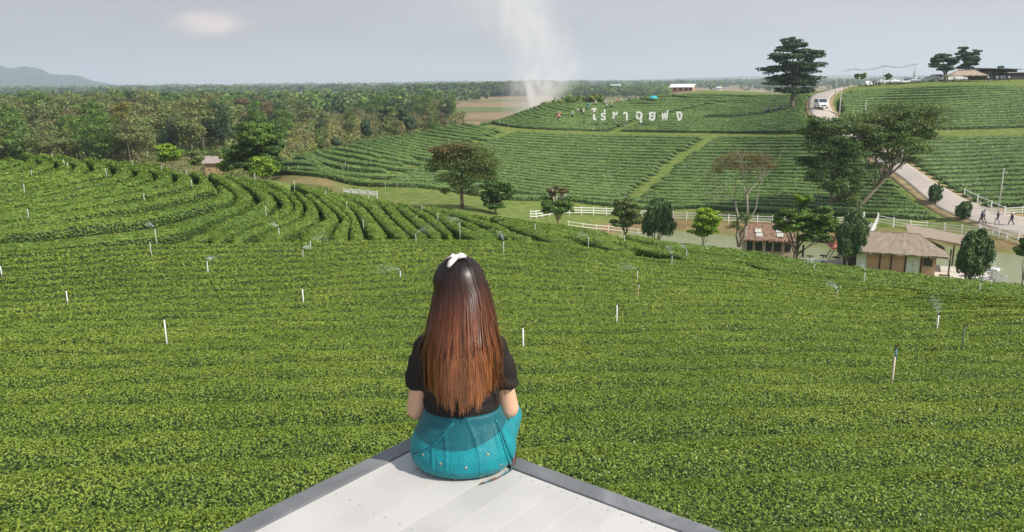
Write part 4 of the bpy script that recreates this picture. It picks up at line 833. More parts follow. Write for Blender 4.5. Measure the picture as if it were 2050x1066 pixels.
r_ = N('ShaderNodeValToRGB'); L(wv_.outputs[0], r_.inputs[0]); el = r_.color_ramp.elements; el[0].position = .3; el[0].color = (.115, .12, .125, 1); el[1].position = .72; el[1].color = (.235, .24, .245, 1); q = el.new(.5); q.color = (.15, .155, .16, 1)
L(r_.outputs[0], p.inputs['Base Color']); p.inputs['Roughness'].default_value = .6
dk = empty('deck', DK(0, 0, 0), 'white boarded viewing deck with grey border and a corner pointing at the field', 'deck')
BW = .085
def slab(a0, a1, b0, b1, z0, z1, mt, nm, bev=.003):
    m = MB(); P = [DK(a0, b0), DK(a1, b0), DK(a1, b1), DK(a0, b1)]; o0 = Vector(dk.location)
    v = [tuple(Vector((x, y, z0))-o0) for x, y, _ in P]+[tuple(Vector((x, y, z1))-o0) for x, y, _ in P]
    m.add(v, [(0, 1, 2, 3), (7, 6, 5, 4), (4, 5, 1, 0), (5, 6, 2, 1), (6, 7, 3, 2), (7, 4, 0, 3)]); return m.build(nm, mt, dk, bevel=bev)
slab(0, 4.2, 0, BW, -.16, .004, deckb, 'border_board', .006)
slab(0, BW-.002, BW+.002, 4.2, -.16, .003, deckb, 'border_board', .006)
bq = BW+.004; PWD = .128
for i in range(30):
    bd = slab(BW+.004, 4.2, bq, bq+PWD-.003, -.0018, 0, deckw, 'deck_board', .0006)
    if i < 14:
        sw = MB(); o0 = Vector(dk.location)
        for a_ in [BW+.03]+[.62+.55*k for k in range(4)]:
            for b_ in (.025, PWD-.03): q = Vector(DK(a_, bq+b_))-o0; sw.tube([(q.x, q.y, -.01), (q.x, q.y, .0008)], .0035, 8)
        bd2 = sw.build('screw_heads', steel, bd)
    bq += PWD
groove_light_m = simple('lit_groove_tone', (.62, .60, .57), .7)  # added pale sheet: its colour imitates light caught in the board grooves
slab(.092, 4.15, .092, 4.15, -.032, -.0022, groove_light_m, 'groove_light_sheet', 0)
slab(.10, 4.1, .10, 4.1, -.30, -.035, wood_d, 'joist_frame', 0)
for a, b_ in ((.15, .15), (.15, 2.2), (2.2, .15), (3.6, 3.6), (2.2, 2.2)):
    m = MB(); q = DK(a, b_); gz = float(H(q[0], q[1])); o0 = Vector(dk.location); m.box(q[0]-o0.x-.06, q[0]-o0.x+.06, q[1]-o0.y-.06, q[1]-o0.y+.06, gz-.3, -.30); m.build('deck_post', wood_d, dk)

# -- sprinklers
drop_m = simple('spray_droplets', (0.85, 0.9, 0.95), .2, var=.02, spec=.8)
def sprinkler(px, py, hpx, label, group='sprinkler pipes in the tea', kind='white', spray=None, lift=HEDGE_H, lean=0.0, Y=None):
    P = cast([px], [py], off=lift, tmin=6, tmax=280)[0]; s = P[1]/F; h = hpx*s; root = empty('sprinkler', (P[0], P[1], P[2]), label, 'sprinkler', group)
    gz = float(H(P[0], P[1]))-P[2]-.1; r = min(.030, max(.018, P[1]*.0004)) if P[1] < 32 else .019; top = Vector((lean*h, 0, h))
    m = MB()
    if kind == 'white': m.tube([(0, 0, gz), top*.86], r, 8)
    elif kind == 'wood': m.tube([(0, 0, gz), top*.62], r*1.25, 6)
    else: m.tube([(0, 0, gz), top*.9], r, 8)
    m.build('pipe', {'white': white2 if P[1] < 34 else grey_pipe, 'wood': (pale_stake if hpx > 40 else wood_t), 'green': greenp}[kind], root, smooth=True)
    if kind == 'wood': MB().tube([top*.55+Vector((r*1.6, 0, 0)), top*.88], r*.8, 8).build('riser', white2 if hpx < 40 else bluep, root, smooth=True)
    hd = MB(); hd.tube([top*.84, top*.90, top], [r*.75, r*.75, r*.5], 8); hd.tube([top+Vector((-r*3, 0, -r)), top+Vector((r*1, 0, 0)), top+Vector((r*4, 0, r*2))], [r*.5, r*.9, r*.4], 6); hd.build('nozzle', blackm, root)
    if spray:
        rg = np.random.default_rng(int(px)); n = 420; d = Vector((spray[0], -.3, spray[1])); t = rg.random(n)**.8; Lp = spray[2]
        C = np.outer(t, np.array(d.normalized())*Lp)+rg.normal(size=(n, 3))*(t[:, None]*.16*Lp+.01); C[:, 2] -= t*t*Lp*.25; C += np.array(top)
        V, Q = leaf_cards(C, rg.normal(size=(n, 3)), .009+.009*rg.random(n)+P[1]*.00016, rg, wf=.5); so2 = quads('water_spray', V, Q, drop_m, parent=root); so2['kind'] = 'stuff'
    return root
SP = [(333, 678, 48, 'tall white sprinkler pipe nearest on the left', 'white', None), (135, 602, 24, 'short white sprinkler pipe alone at the left side of the near field', 'white', None),
 (608, 606, 34, 'white sprinkler pipe standing left of the woman\'s head', 'white', None), (1235, 641, 38, 'thin white sprinkler pipe right of the woman, alone in smooth tea', 'white', None),
 (1048, 687, 38, 'white sprinkler pipe just right of the woman\'s shoulder', 'white', None), (1787, 752, 67, 'tallest sprinkler with blue riser tied to a pale wooden stake', 'wood', None),
 (1877, 655, 30, 'sprinkler spraying a fan of water to the left near the right edge', 'white', (-.45, 1, .8)), (1926, 697, 50, 'dark green sprinkler pipe near the right edge', 'green', None),
 (1675, 597, 20, 'sprinkler with brown stake throwing water up left below the orange hut', 'wood', (-.8, .8, .6)), (1277, 590, 24, 'lower of two sprinklers one behind the other, on a brown stake', 'wood', None),
 (1276, 556, 18, 'upper of two sprinklers one behind the other, spraying left', 'white', (-1, .5, 1.1)), (416, 543, 25, 'sprinkler with tilted arm pointing right on the left of the field', 'white', (.9, .5, .4)),
 (802, 555, 16, 'small sprinkler just left of the white hair bow spraying left', 'white', (-1, .35, 1.0)), (607, 512, 15, 'lower sprinkler of the pair at the end of the curving rows', 'white', (.8, .5, .5)),
 (622, 497, 18, 'upper sprinkler of the pair at the end of the curving rows', 'white', (.9, .3, 1.2)), (302, 505, 24, 'sprinkler at the trough with a slanting arm on the left', 'white', None),
 (313, 480, 26, 'thin sprinkler pipe between the leftmost grassy gaps', 'white', (-.5, .6, .5)), (3, 548, 18, 'sprinkler pipe at the very left edge of the photo', 'white', None),
 (559, 470, 16, 'sprinkler amid short hedges at the foot of the slope', 'white', (-.8, .8, .5)), (1008, 503, 23, 'sprinkler spraying upward right of the hair bow', 'white', (-.35, 1, .7)),
 (833, 483, 18, 'sprinkler spraying right over the slanting hedges', 'white', (1, .6, 1.2)), (921, 467, 26, 'long sprinkler pipe between slanting hedges above the bow', 'white', (-.9, .5, .9)),
 (1730, 562, 20, 'sprinkler spraying up steeply below the tall conifer', 'white', (-.5, 1, 1.0)), (1630, 540, 14, 'sprinkler in short tea below the broad-leaved tree', 'white', (-1, .5, .8)),
 (1961, 579, 17, 'sprinkler with raised arm below the large flame-shaped conifer', 'white', (1, 1, .35)), (1345, 525, 16, 'sprinkler left of a near twin below the dense bush', 'white', (-.5, 1, .9)),
 (1375, 512, 14, 'sprinkler right of its near twin below the lime-green tree', 'white', (-1, .9, .7)), (1250, 482, 14, 'white pipe on the field edge below the olive pond tree', 'white', None),
 (1178, 487, 14, 'sprinkler spraying left on the field edge past the cut-back tree', 'white', (-1, .6, .9)), (1414, 497, 14, 'white pipe below the lime-green tree', 'white', None), (1558, 503, 20, 'white pipe in front of the left thatched hut', 'white', None)]
for px, py, hp, lab, kd, spv in SP: sprinkler(px, py, hp, lab, 'sprinklers of the level field', kd, spv, lean=.03*math.sin(px))
for px, py, hp in ((58, 437, 22), (49, 385, 20), (64, 353, 14), (289, 402, 18), (533, 432, 24), (212, 348, 13), (129, 330, 13), (136, 334, 10), (385, 375, 18), (105, 313, 8), (266, 328, 7), (323, 338, 7), (374, 347, 8), (589, 370, 10), (652, 389, 10), (694, 415, 14), (727, 450, 14), (877, 440, 16), (845, 420, 12), (1071, 460, 14), (510, 353, 8), (34, 303, 9), (60, 308, 9)):
    where = 'in a gap high on the left slope' if py < 350 else ('between the long hedges of the left slope' if px < 330 else 'along the crest of the slanting hedges')
    sprinkler(px, py, hp, 'thin white pipe '+where, 'white pipes of the left slope', lean=.05*math.sin(px*3))
rg = np.random.default_rng(77)
farsp = [(rg.uniform(620, 1560), rg.uniform(285, 400)) for _ in range(26)]+[(rg.uniform(1080, 1560), rg.uniform(215, 262)) for _ in range(14)]+[(rg.uniform(1860, 2040), rg.uniform(185, 390)) for _ in range(14)]+[(1000, 247), (1018, 256), (1165, 258), (1188, 262), (1700, 330)]
for px, py in farsp:
    if px < 760 and py < 300+ (760-px)*.35: continue
    o = sprinkler(px, py, rg.uniform(6.5, 9.5), 'tiny pale sprinkler stake far off in the hillside tea', 'far sprinkler stakes')
    for c in list(o.children):
        if c.name.startswith('nozzle'): bpy.data.objects.remove(c)

# -- fences
def fence(pix, label, h=1.15, sp=2.0, rails=3, post=.115, rail_h=.105, name='rail_fence', cap=True, group=None, pts3=None, slats=False):
    if pts3 is None: P = cast(*np.array(pix, float).T, tmin=40, tmax=160)[:, :2]; P = spline(P, 10)
    else: P = np.array(pts3)
    Ls = np.linalg.norm(np.diff(P[:, :2], axis=0), axis=1).sum(); n = max(2, int(Ls/sp)+1); Q = resample(P, n); z = H(Q[:, 0], Q[:, 1]) if Q.shape[1] == 2 else Q[:, 2]
    o0 = Vector((Q[0, 0], Q[0, 1], float(z[0]))); root = empty(name, o0, label, 'fence', group); Wp = [Vector((Q[i, 0], Q[i, 1], float(z[i])))-o0 for i in range(n)]
    for q in Wp:
        m = MB(); m.box(q.x-post/2, q.x+post/2, q.y-post/2, q.y+post/2, min(q.z-.3, float(H(q.x+o0.x, q.y+o0.y))-o0.z-.2), q.z+h); 
        if cap: m.box(q.x-post*.65, q.x+post*.65, q.y-post*.65, q.y+post*.65, q.z+h+.001, q.z+h+.05)
        m.build('post', white, root)
    for j in range(rails):
        m = MB(); zz = h*(.30+.58*j/max(1, rails-1)) if rails > 1 else h*.8
        for a, b in zip(Wp[:-1], Wp[1:]): m.bar(a+Vector((0, -.01*(j+1), zz)), b+Vector((0, -.01*(j+1), zz)), .04, rail_h)
        m.build('rail', white, root)
    if slats:
        for a, b in zip(Wp[:-1], Wp[1:]):
            for t in np.linspace(.12, .88, 6): q = a.lerp(b, t); MB().box(q.x-.05, q.x+.05, q.y-.012, q.y+.012, q.z+.1, q.z+h*.95).build('slat', white, root)
    return root
fence([(1062, 439), (1090, 436), (1120, 432), (1180, 431), (1230, 433), (1300, 438), (1350, 441), (1450, 446), (1530, 449), (1620, 450), (1728, 450)], 'long curving white rail fence behind the pond below the far tea hill', h=1.25)
fence([(1757, 449), (1790, 456), (1815, 460), (1850, 463), (1900, 468), (1950, 473), (2050, 482), (2150, 490)], 'white rail fence between the pond and the concrete road, starting at the footbridge', h=1.35)
fence([(1930, 394), (1952, 405), (1975, 415), (2010, 431)], 'sloping white fence along the upper side of the road', h=1.2, rails=2)
fence([(2011, 431), (2030, 430), (2055, 429), (2120, 431)], 'short white three-rail fence running off the right edge beside the road', h=1.1)
fence([(1138, 454), (1180, 460), (1230, 464), (1290, 470), (1340, 475)], 'thin low white fence by the near bank of the pond', h=.8, rails=2, rail_h=.07, post=.09)
lf = cast([1948, 2000, 2060, 2130, 2220], [548, 556, 567, 580, 598], tmin=30)[:, :2]; lf = np.array([q*(1+14/np.linalg.norm(q)) for q in lf])
lf3 = np.column_stack([lf, H(lf[:, 0], lf[:, 1])]); d_ = at_depth(np.array([1955, 2000, 2050, 2120, 2200.]), np.array([560, 566, 572, 583, 597.]), lf[:, 1]); lf3[:, 2] = np.maximum(d_[:, 2], lf3[:, 2])
fence(None, 'low white two-rail fence past the field edge at the lower right, by the water', h=.9, rails=2, rail_h=.1, pts3=lf3)
pl = at_depth(np.array([688, 720, 755.]), np.array([389, 391, 395.]), np.array([86, 84, 82.]))
fence(None, 'short white picket railing peeking over the crest of the slanting hedges', h=.62, sp=1.2, rails=2, rail_h=.05, post=.08, pts3=pl, slats=True, name='picket_railing')
# footbridge
m0 = spot(1742, 448); bz = m0.z+.15
br = empty('footbridge', (m0.x, m0.y, bz), 'pale footbridge leading from the hut to the gap in the white fence', 'bridge'); vb = (at_depth(1716, 490, 88)-np.array(m0))
dv = Vector((vb[0], vb[1], 0)); side = dv.cross(Vector((0, 0, 1))).normalized()*.9
m = MB(); m.bar((0, 0, -.08), tuple(dv+Vector((0, 0, -.08))), 1.7, .16); m.build('walkway', conc, br)
for sg in (-1, 1):
    rl_ = MB()
    for zz in (.55, .95): rl_.bar(side*sg+Vector((0, 0, zz)), dv+side*sg+Vector((0, 0, zz)), .06, .14)
    rl_.build('handrail', white, br)
    for t in np.linspace(0, 1, 7): q = dv*t+side*sg; MB().box(q.x-.08, q.x+.08, q.y-.08, q.y+.08, -.2, 1.45 if t == 0 else 1.1).build('post', white, br)

# -- thatched huts
def hip_roof(mb, x0, x1, y0, y1, z0, z1, rx0, rx1, over=.0, seg=18, rng=None, m=0, droop=.12):
    """thatched hip roof: ridge from rx0 to rx1, shaggy eaves"""
    ym = (y0+y1)/2; rings = []
    def loop(t):
        a0, a1 = x0+(rx0-x0)*t, x1+(rx1-x1)*t; b0, b1 = y0+(ym-y0)*t, y1+(ym-y1)*t; z = z0+(z1-z0)*t; out = []
        for (ax, ay), (bx, by) in (((a0, b0), (a1, b0)), ((a1, b0), (a1, b1)), ((a1, b1), (a0, b1)), ((a0, b1), (a0, b0))):
            for k in range(seg): s = k/seg; out.append([ax+(bx-ax)*s, ay+(by-ay)*s, z])
        return out
    for t in (0, 0, .12, .3, .5, .7, .86, .97, 1.0):
        L_ = loop(t)
        for q in L_:
            q[0] += rng.normal()*.03; q[1] += rng.normal()*.03; q[2] += rng.normal()*.035-math.sin(t*math.pi)*droop
        rings.append([tuple(q) for q in L_])
    low = [(q[0]*.985+.015*(x0+x1)/2, q[1]*.985+.015*ym, q[2]-.16-abs(rng.normal())*.07) for q in rings[0]]; inner = [((x0+x1)/2+(q[0]-(x0+x1)/2)*.93, ym+(q[1]-ym)*.93, q[2]+.05) for q in low]
    mb.loft([inner, low]+rings[1:], m)
    n = 700; V = []; 
    for _ in range(n):
        rI = rng.integers(1, 6); rg_ = rings[rI]; q = Vector(rg_[rng.integers(0, len(rg_))])+Vector(rng.normal(size=3)*.06); c = Vector(((x0+x1)/2, ym, q.z)); d = (q-c).normalized(); dn = (d*.5+Vector((0, 0, -.45)))*rng.uniform(.15, .35)
        sd = d.cross(Vector((0, 0, 1)))*.03; mb.add([q+d*.03-sd, q+d*.03+sd, q+d*.05+dn+sd, q+d*.05+dn-sd], [(0, 1, 2, 3)], m)
def local(root, f): return f
# main orange hut
hc = at_depth(1800, 531, 82.0); hz = -18.75
hut = empty('orange_hut', (hc[0], hc[1], hz), 'orange-walled hut with shaggy brown thatched roof and white doors by the pond', 'hut', rz=R(-24)); rgh = np.random.default_rng(3)
m = MB(); m.box(-3.4, 3.3, -2.0, 2.2, -1.2, 2.55); m.build('wall', orange, hut)
for x0, x1 in ((.55, 1.15), (1.17, 1.8)):
    dr = MB().box(x0, x1, -2.07, -2.005, .05, 2.0).build('door', white, hut); MB().box(x1-.12 if x0 < 1 else x0+.04, x1-.06 if x0 < 1 else x0+.1, -2.10, -2.07, .95, 1.1).build('handle', steel, dr)
MB().box(-4.3, -3.35, -2.08, -2.005, 0, 2.2).build('side_panel', white, hut)
MB().box(-5.6, -4.31, -1.6, -1.5, 0, 2.2).build('opening_shade_panel', wood_d, hut)  # solid dark panel, its colour stands for the shade inside the opening
for x in (-2.0, -.9, .45, 1.95): MB().box(x-.06, x+.06, -2.12, -2.0, 0, 2.5).build('post', wood_d, hut)
wn = MB().box(3.302, 3.34, -1.2, -.3, .9, 2.0).build('window', glass, hut); fr = MB()
for a, b in ((-1.25, -1.18), (-.32, -.25), (-.78, -.72)): fr.box(3.34, 3.38, a, b, .85, 2.05)
fr.build('frame', wood_d, wn)
w2 = MB().box(2.2, 2.9, -2.04, -2.002, 1.0, 2.0).build('window', glass, hut); fr = MB()
for a in (2.15, 2.52, 2.88): fr.box(a, a+.06, -2.08, -2.04, .95, 2.05)
fr.build('frame', wood_d, w2)
mr_ = MB(); hip_roof(mr_, -5.6, 4.3, -3.0, 3.3, 2.25, 3.95, -3.2, 1.7, rng=rgh); mr_.build('roof', thatch_m, hut)
ms = MB(); v = [(.6, .3, 3.7), (7.0, -.1, 2.9), (7.4, 4.2, 3.1), (.4, 4.6, 4.1)]
ms.add([(x, y, z) for x, y, z in v]+[(x, y, z+.14) for x, y, z in v], [(3, 2, 1, 0), (4, 5, 6, 7), (0, 1, 5, 4), (1, 2, 6, 5), (2, 3, 7, 6), (3, 0, 4, 7)]); ms.build('side_roof', thatch_m, hut)
fb = MB(); fb.bar((4.2, .0, 3.22), (7.02, -.14, 2.95), .05, .2); fb.bar((7.04, -.1, 2.95), (7.44, 4.2, 3.12), .05, .22); fb.build('fascia_board', wood_t, hut)
for x, y in ((6.3, .6), (6.5, 3.2), (4.6, -1.6), (5.4, 3.6)): MB().box(x-.07, x+.07, y-.07, y+.07, -1, 2.85).build('post', wood_d, hut)
MB().box(3.32, 8.6, -3.6, 3.8, -.16, -.02).build('terrace', cream, hut)
st_ = MB()
for i in range(6): st_.box(8.6+.28*i, 8.9+.28*i, -1.6, .4, -.2-.17*i, -.05-.17*i)
st_.build('steps', cream, hut)
for (a, b) in (((8.5, -1.6, 0), (10.2, -1.6, -1.0)), ((8.5, .4, 0), (10.2, .4, -1.0)), ((6.2, 3.7, 0), (8.5, 3.7, 0)), ((8.5, .4, 0), (8.5, 3.7, 0)), ((8.5, -1.6, 0), (6.6, -3.5, 0))):
    a = Vector(a); b = Vector(b); m = MB()
    for zz in (.45, .9): m.bar(a+Vector((0, 0, zz)), b+Vector((0, 0, zz)), .06, .09)
    m.build('handrail', white, hut)
    for t in (0, .5, 1): q = a.lerp(b, t); MB().box(q.x-.05, q.x+.05, q.y-.05, q.y+.05, q.z-.2, q.z+1.0).build('rail_post', white, hut)
hb_ = np.array(hut.matrix_basis.translation)
def hw(x, y, z): a = R(-24); return (hc[0]+x*math.cos(a)-y*math.sin(a), hc[1]+x*math.sin(a)+y*math.cos(a), hz+z)
bn = empty('bench', hw(4.1, -3.2, 0), 'small dark bench on the terrace by the orange hut corner', 'bench', rz=R(-20)); MB().box(-.5, .5, -.2, .2, .40, .45).build('seat', wood_d, bn)
for x, y in ((-.42, -.15), (.38, -.15), (-.42, .11), (.38, .11)): MB().box(x, x+.05, y, y+.05, -.02, .40).build('leg', wood_d, bn)
tp = empty('planter', hw(7.6, -3.1, -.02), 'round pale planter at the terrace edge beside the steps', 'planter'); MB().tube([(0, 0, 0), (0, 0, .45), (0, 0, .5)], [.3, .38, .42], 14).build('pot', conc, tp, smooth=True); MB().tube([(0, 0, .46), (0, 0, .515)], [.36, .34], 14).build('soil', bark, tp)
# left hut
h2 = at_depth(1536, 497, 93.0); hut2 = empty('thatched_hut', (h2[0], h2[1], -18.9), 'long low hut with patched reddish thatch and a row of dark glazed openings', 'hut', rz=R(-12))
MB().box(-2.9, 2.9, -1.4, 1.4, -1, 1.75).build('wall', simple('pale_plaster', (.50, .42, .33), .85, var=.1), hut2)
for i in range(5):
    x = -2.6+i*1.1; wn = MB().box(x, x+.72, -1.46, -1.402, .15, 1.55).build('window', glass, hut2); MB().box(x-.09, x-.01, -1.50, -1.40, 0, 1.7).build('frame', wood_d if i % 2 else white, wn)
m = MB(); hip_roof(m, -3.5, 3.3, -2.1, 2.0, 1.6, 3.35, -2.5, 2.2, rng=rgh, droop=.05); m.build('roof', thatch_r, hut2)
for (x, t) in ((-1.6, .28), (-1.7, .52), (.8, .3), (.7, .55)): 
    y = -2.1+2.05*t; z = 1.6+1.75*t+.06; m = MB(); m.add([(x, y-.2, z-.14), (x+.75, y-.22, z-.15), (x+.8, y+.22, z+.2), (x+.05, y+.24, z+.21)], [(0, 1, 2, 3)]); m.add([(x, y-.2, z-.18), (x+.75, y-.22, z-.19), (x+.8, y+.22, z+.16), (x+.05, y+.24, z+.17)], [(3, 2, 1, 0)]); m.build('patch_sheet', conc, hut2)
# open waterside pavilion
h3 = at_depth(1650, 503, 86.0); pv = empty('pavilion', (h3[0], h3[1], -18.9), 'open waterside pavilion with white rails and a red-tiled roof corner behind the conifer', 'pavilion', rz=R(-10))
for x, y in ((-2.6, -1.6), (-2.6, 1.6), (2.6, -1.6), (2.6, 1.6)): MB().box(x-.1, x+.1, y-.1, y+.1, -1.2, 2.3).build('post', wood_d, pv)
MB().box(-2.8, 2.8, -1.9, 1.9, -.15, 0).build('floor_slab', cream, pv)
m = MB(); hip_roof(m, 0.4, 3.6, -2.2, 2.2, 2.2, 3.2, 1.4, 2.4, rng=rgh, droop=.02); m.build('roof', simple('red_tile', (.36, .12, .08), .7, var=.2, scale=6), pv)
m = MB(); [m.bar((-2.8, -1.85, z), (2.8, -1.85, z), .05, .09) for z in (.3, .75)]; m.build('handrail', white, pv)
for x in (-2.7, -.9, .9, 2.7): MB().box(x-.05, x+.05, -1.9, -1.8, 0, .95).build('rail_post', white, pv)
for i, (x, y) in enumerate(((-1.5, 0), (.1, .4), (1.2, -.3))):
    cx_ = h3[0]+x*math.cos(R(-10)); cy_ = h3[1]+x*math.sin(R(-10))+y; tb = empty('cafe_table', (cx_, cy_, -18.9), ['dark round table at the left end of the open pavilion', 'dark round table in the middle of the open pavilion', 'dark round table nearest the conifer in the open pavilion'][i], 'table', 'tables in the pavilion')
    MB().tube([(0, 0, .70), (0, 0, .74)], .42, 14).build('table_top', wood_d, tb); MB().tube([(0, 0, 0), (0, 0, .70)], .05, 6).build('leg', blackm, tb)

# -- sign letters
fnt_w = white
def sign_letter(ch, px, ytop, ybot, wpx, label, Y):
    cu = bpy.data.curves.new('t', 'FONT'); cu.body = ch; cu.extrude = .06; cu.offset = .028; cu.size = 1
    t = bpy.data.objects.new('t', cu); COL.objects.link(t); dg = bpy.context.evaluated_depsgraph_get(); me = bpy.data.meshes.new_from_object(t.evaluated_get(dg)); bpy.data.objects.remove(t)
    n = len(me.vertices); co = np.empty(n*3); me.vertices.foreach_get('co', co); co = co.reshape(-1, 3)
    if n < 8: raise RuntimeError('no glyph')
    mn = co.min(0); mx = co.max(0); hp = (ybot-ytop+1.2)*Y/F; wp = wpx*1.22*Y/F; b = at_depth(px, ybot, Y)
    x = (co[:, 0]-(mn[0]+mx[0])/2)/(mx[0]-mn[0])*wp; z = (co[:, 1]-mn[1])/(mx[1]-mn[1])*hp; y = co[:, 2]*3.0
    me.vertices.foreach_set('co', np.stack([x, y, z], -1).ravel()); me.materials.clear(); me.materials.append(fnt_w); me.update()
    root = empty('sign_letter', b, label, 'sign letter', 'standing white letters of the hillside sign'); o = bpy.data.objects.new('letter_face', me); COL.objects.link(o); o.parent = root
    g_ = float(H(b[0], b[1]))-b[2]; lg = MB()
    if g_ < -.05:
        for s_ in (-.25, .25): lg.box(s_*wp-.03, s_*wp+.03, .12, .18, g_-.2, .4)
        lg.build('support_post', steel, root)
LT = [('ไ', 1188.5, 219, 241, 9, 'tallest white sign letter with a left hook, first of the row'), ('ร่', 1207.5, 221.5, 241, 8.5, 's-shaped white sign letter with a mark above it'), ('ช', 1231, 226, 241.5, 9, 'box-like white sign letter, third of the row'),
 ('า', 1252, 226.5, 241.5, 7.5, 'white sign letter like a walking-stick with hook on the left'), ('ฉุ', 1279, 225.5, 246, 10, 'white sign letter with a small tail hanging below it'), ('ย', 1305, 226, 242, 10, 'white sign letter like a reversed figure with closed bottom'),
 ('ฟ', 1330.5, 223, 242.5, 11, 'zigzag white sign letter with a tall right stroke'), ('ง', 1359, 225.5, 242, 10, 'last white sign letter, tilted, at the right end')]
for ch, x, a, b, w_, lab in LT: sign_letter(ch, x, a, b, w_, lab, 182.0)

# -- buildings
rs = simple('white_sheet_roof', (.72, .72, .72), .5, var=.08, scale=1)
hp_ = spot(1368, 184, 308); k = 308/F; hs = empty('farmhouse', (hp_.x, hp_.y, hp_.z), 'small orange house with broad white sheet roof on the crest', 'house', rz=R(-25))
MB().box(-4.0, 4.0, -2.4, 2.4, -1, 1.6).build('wall', orange, hs)
m = MB(); m.add([(-4.9, -3.2, 1.5), (4.7, -3.2, 1.5), (4.7, 0, 2.7), (-4.9, 0, 2.7), (-4.9, 3.2, 1.5), (4.7, 3.2, 1.5), (-4.9, -3.2, 1.6), (4.7, -3.2, 1.6), (4.7, 0, 2.82), (-4.9, 0, 2.82), (-4.9, 3.2, 1.6), (4.7, 3.2, 1.6)], [(3, 2, 1, 0), (4, 5, 2, 3), (6, 7, 8, 9), (9, 8, 11, 10), (0, 1, 7, 6), (5, 4, 10, 11), (1, 2, 8, 7), (2, 5, 11, 8), (3, 0, 6, 9), (4, 3, 9, 10)]); m.build('roof', rs, hs)
m = MB(); m.add([(4.02, -2.4, 1.5), (4.02, 2.4, 1.5), (4.02, 0, 2.6)], [(0, 1, 2)]); m.build('gable', orange, hs)
for y in (-1.4, .5): w_ = MB().box(4.005, 4.06, y, y+.8, .5, 1.2).build('window', glass, hs)
for x in (-3.2, -1.0, 1.2, 2.9): MB().box(x, x+.9, -2.46, -2.405, .3, 1.25).build('window', glass, hs)
# cafe on the hilltop
bp = spot(1972, 160, 238); cafe = empty('hilltop_building', (bp.x, bp.y, bp.z-.1), 'long dark flat-roofed open-fronted building on the right hilltop', 'building', rz=R(-6))
dkw = simple('dark_cladding', (.05, .045, .04), .7, var=.3, scale=2)
MB().box(-6.5, 8.0, 3.5, 3.8, -.5, 3.1).build('rear_wall', dkw, cafe); MB().box(-2.6, -2.3, -1.5, 3.48, -.5, 3.0).build('side_wall', dkw, cafe); MB().box(6.2, 8.0, -1.6, 3.48, -.5, 2.9).build('side_wall', dkw, cafe)
m = MB(); m.add([(-7, -3.4, 3.45), (8.6, -3.4, 2.95), (8.6, 4.3, 2.85), (-7, 4.3, 3.35), (-7, -3.4, 3.62), (8.6, -3.4, 3.12), (8.6, 4.3, 3.02), (-7, 4.3, 3.52)], [(3, 2, 1, 0), (4, 5, 6, 7), (0, 1, 5, 4), (1, 2, 6, 5), (2, 3, 7, 6), (3, 0, 4, 7)]); m.build('roof', simple('grey_roof', (.16, .15, .13), .8, var=.2, scale=1), cafe)
for x in (-6, -3.5, -1, 1.6, 4.2, 6.6): MB().box(x-.09, x+.09, -3.0, -2.82, -.5, 3.0).build('post', wood_d, cafe)
for x in (-1.8, .2, 2.2, 4.2): MB().box(x, x+1.7, 3.40, 3.47, .6, 2.5).build('window', simple('pale_window', (.30, .38, .38), .2), cafe)
dk2 = spot(2046, 160, 232); wl = empty('low_building', (dk2.x, dk2.y, dk2.z), 'low grey-roofed building behind the dark one at the right edge', 'building'); MB().box(-3, 5, 2, 5, -.5, 2.0).build('wall', dkw, wl); MB().box(-3.6, 5.5, 1.5, 5.5, 2.002, 2.2).build('roof', simple('pale_roof', (.4, .4, .4), .6), wl)
gz_ = spot(1935, 158, 226); gzb = empty('thatched_shelter', (gz_.x, gz_.y, gz_.z), 'brown thatched shelter under the hilltop tree pair', 'shelter')
m = MB(); hip_roof(m, -5.5, 5.0, -2.2, 2.2, 1.7, 3.0, -3.0, 2.5, rng=rgh); m.build('roof', thatch_m, gzb)
for x, y in ((-4.5, -1.6), (0, -1.6), (4.2, -1.6), (-4.5, 1.6), (4.2, 1.6)): MB().box(x-.08, x+.08, y-.08, y+.08, -.3, 1.8).build('post', wood_d, gzb)
sh = spot(428, 338, 150); shd = empty('shed', (sh.x, sh.y, sh.z), 'small shed roof showing between trees behind the left slope', 'shed', rz=R(10)); MB().box(-1.4, 1.4, -1.2, 1.2, -.3, 2.3).build('wall', wood_t, shd)
m = MB(); m.add([(-1.8, -1.7, 2.2), (1.8, -1.7, 2.1), (1.7, 1.5, 3.1), (-1.7, 1.5, 3.2), (-1.8, -1.7, 2.3), (1.8, -1.7, 2.2), (1.7, 1.5, 3.2), (-1.7, 1.5, 3.3)], [(3, 2, 1, 0), (4, 5, 6, 7), (0, 1, 5, 4), (1, 2, 6, 5), (2, 3, 7, 6), (3, 0, 4, 7)]); m.build('roof', simple('old_sheet_roof', (.30, .25, .22), .7, var=.2, scale=3), shd)
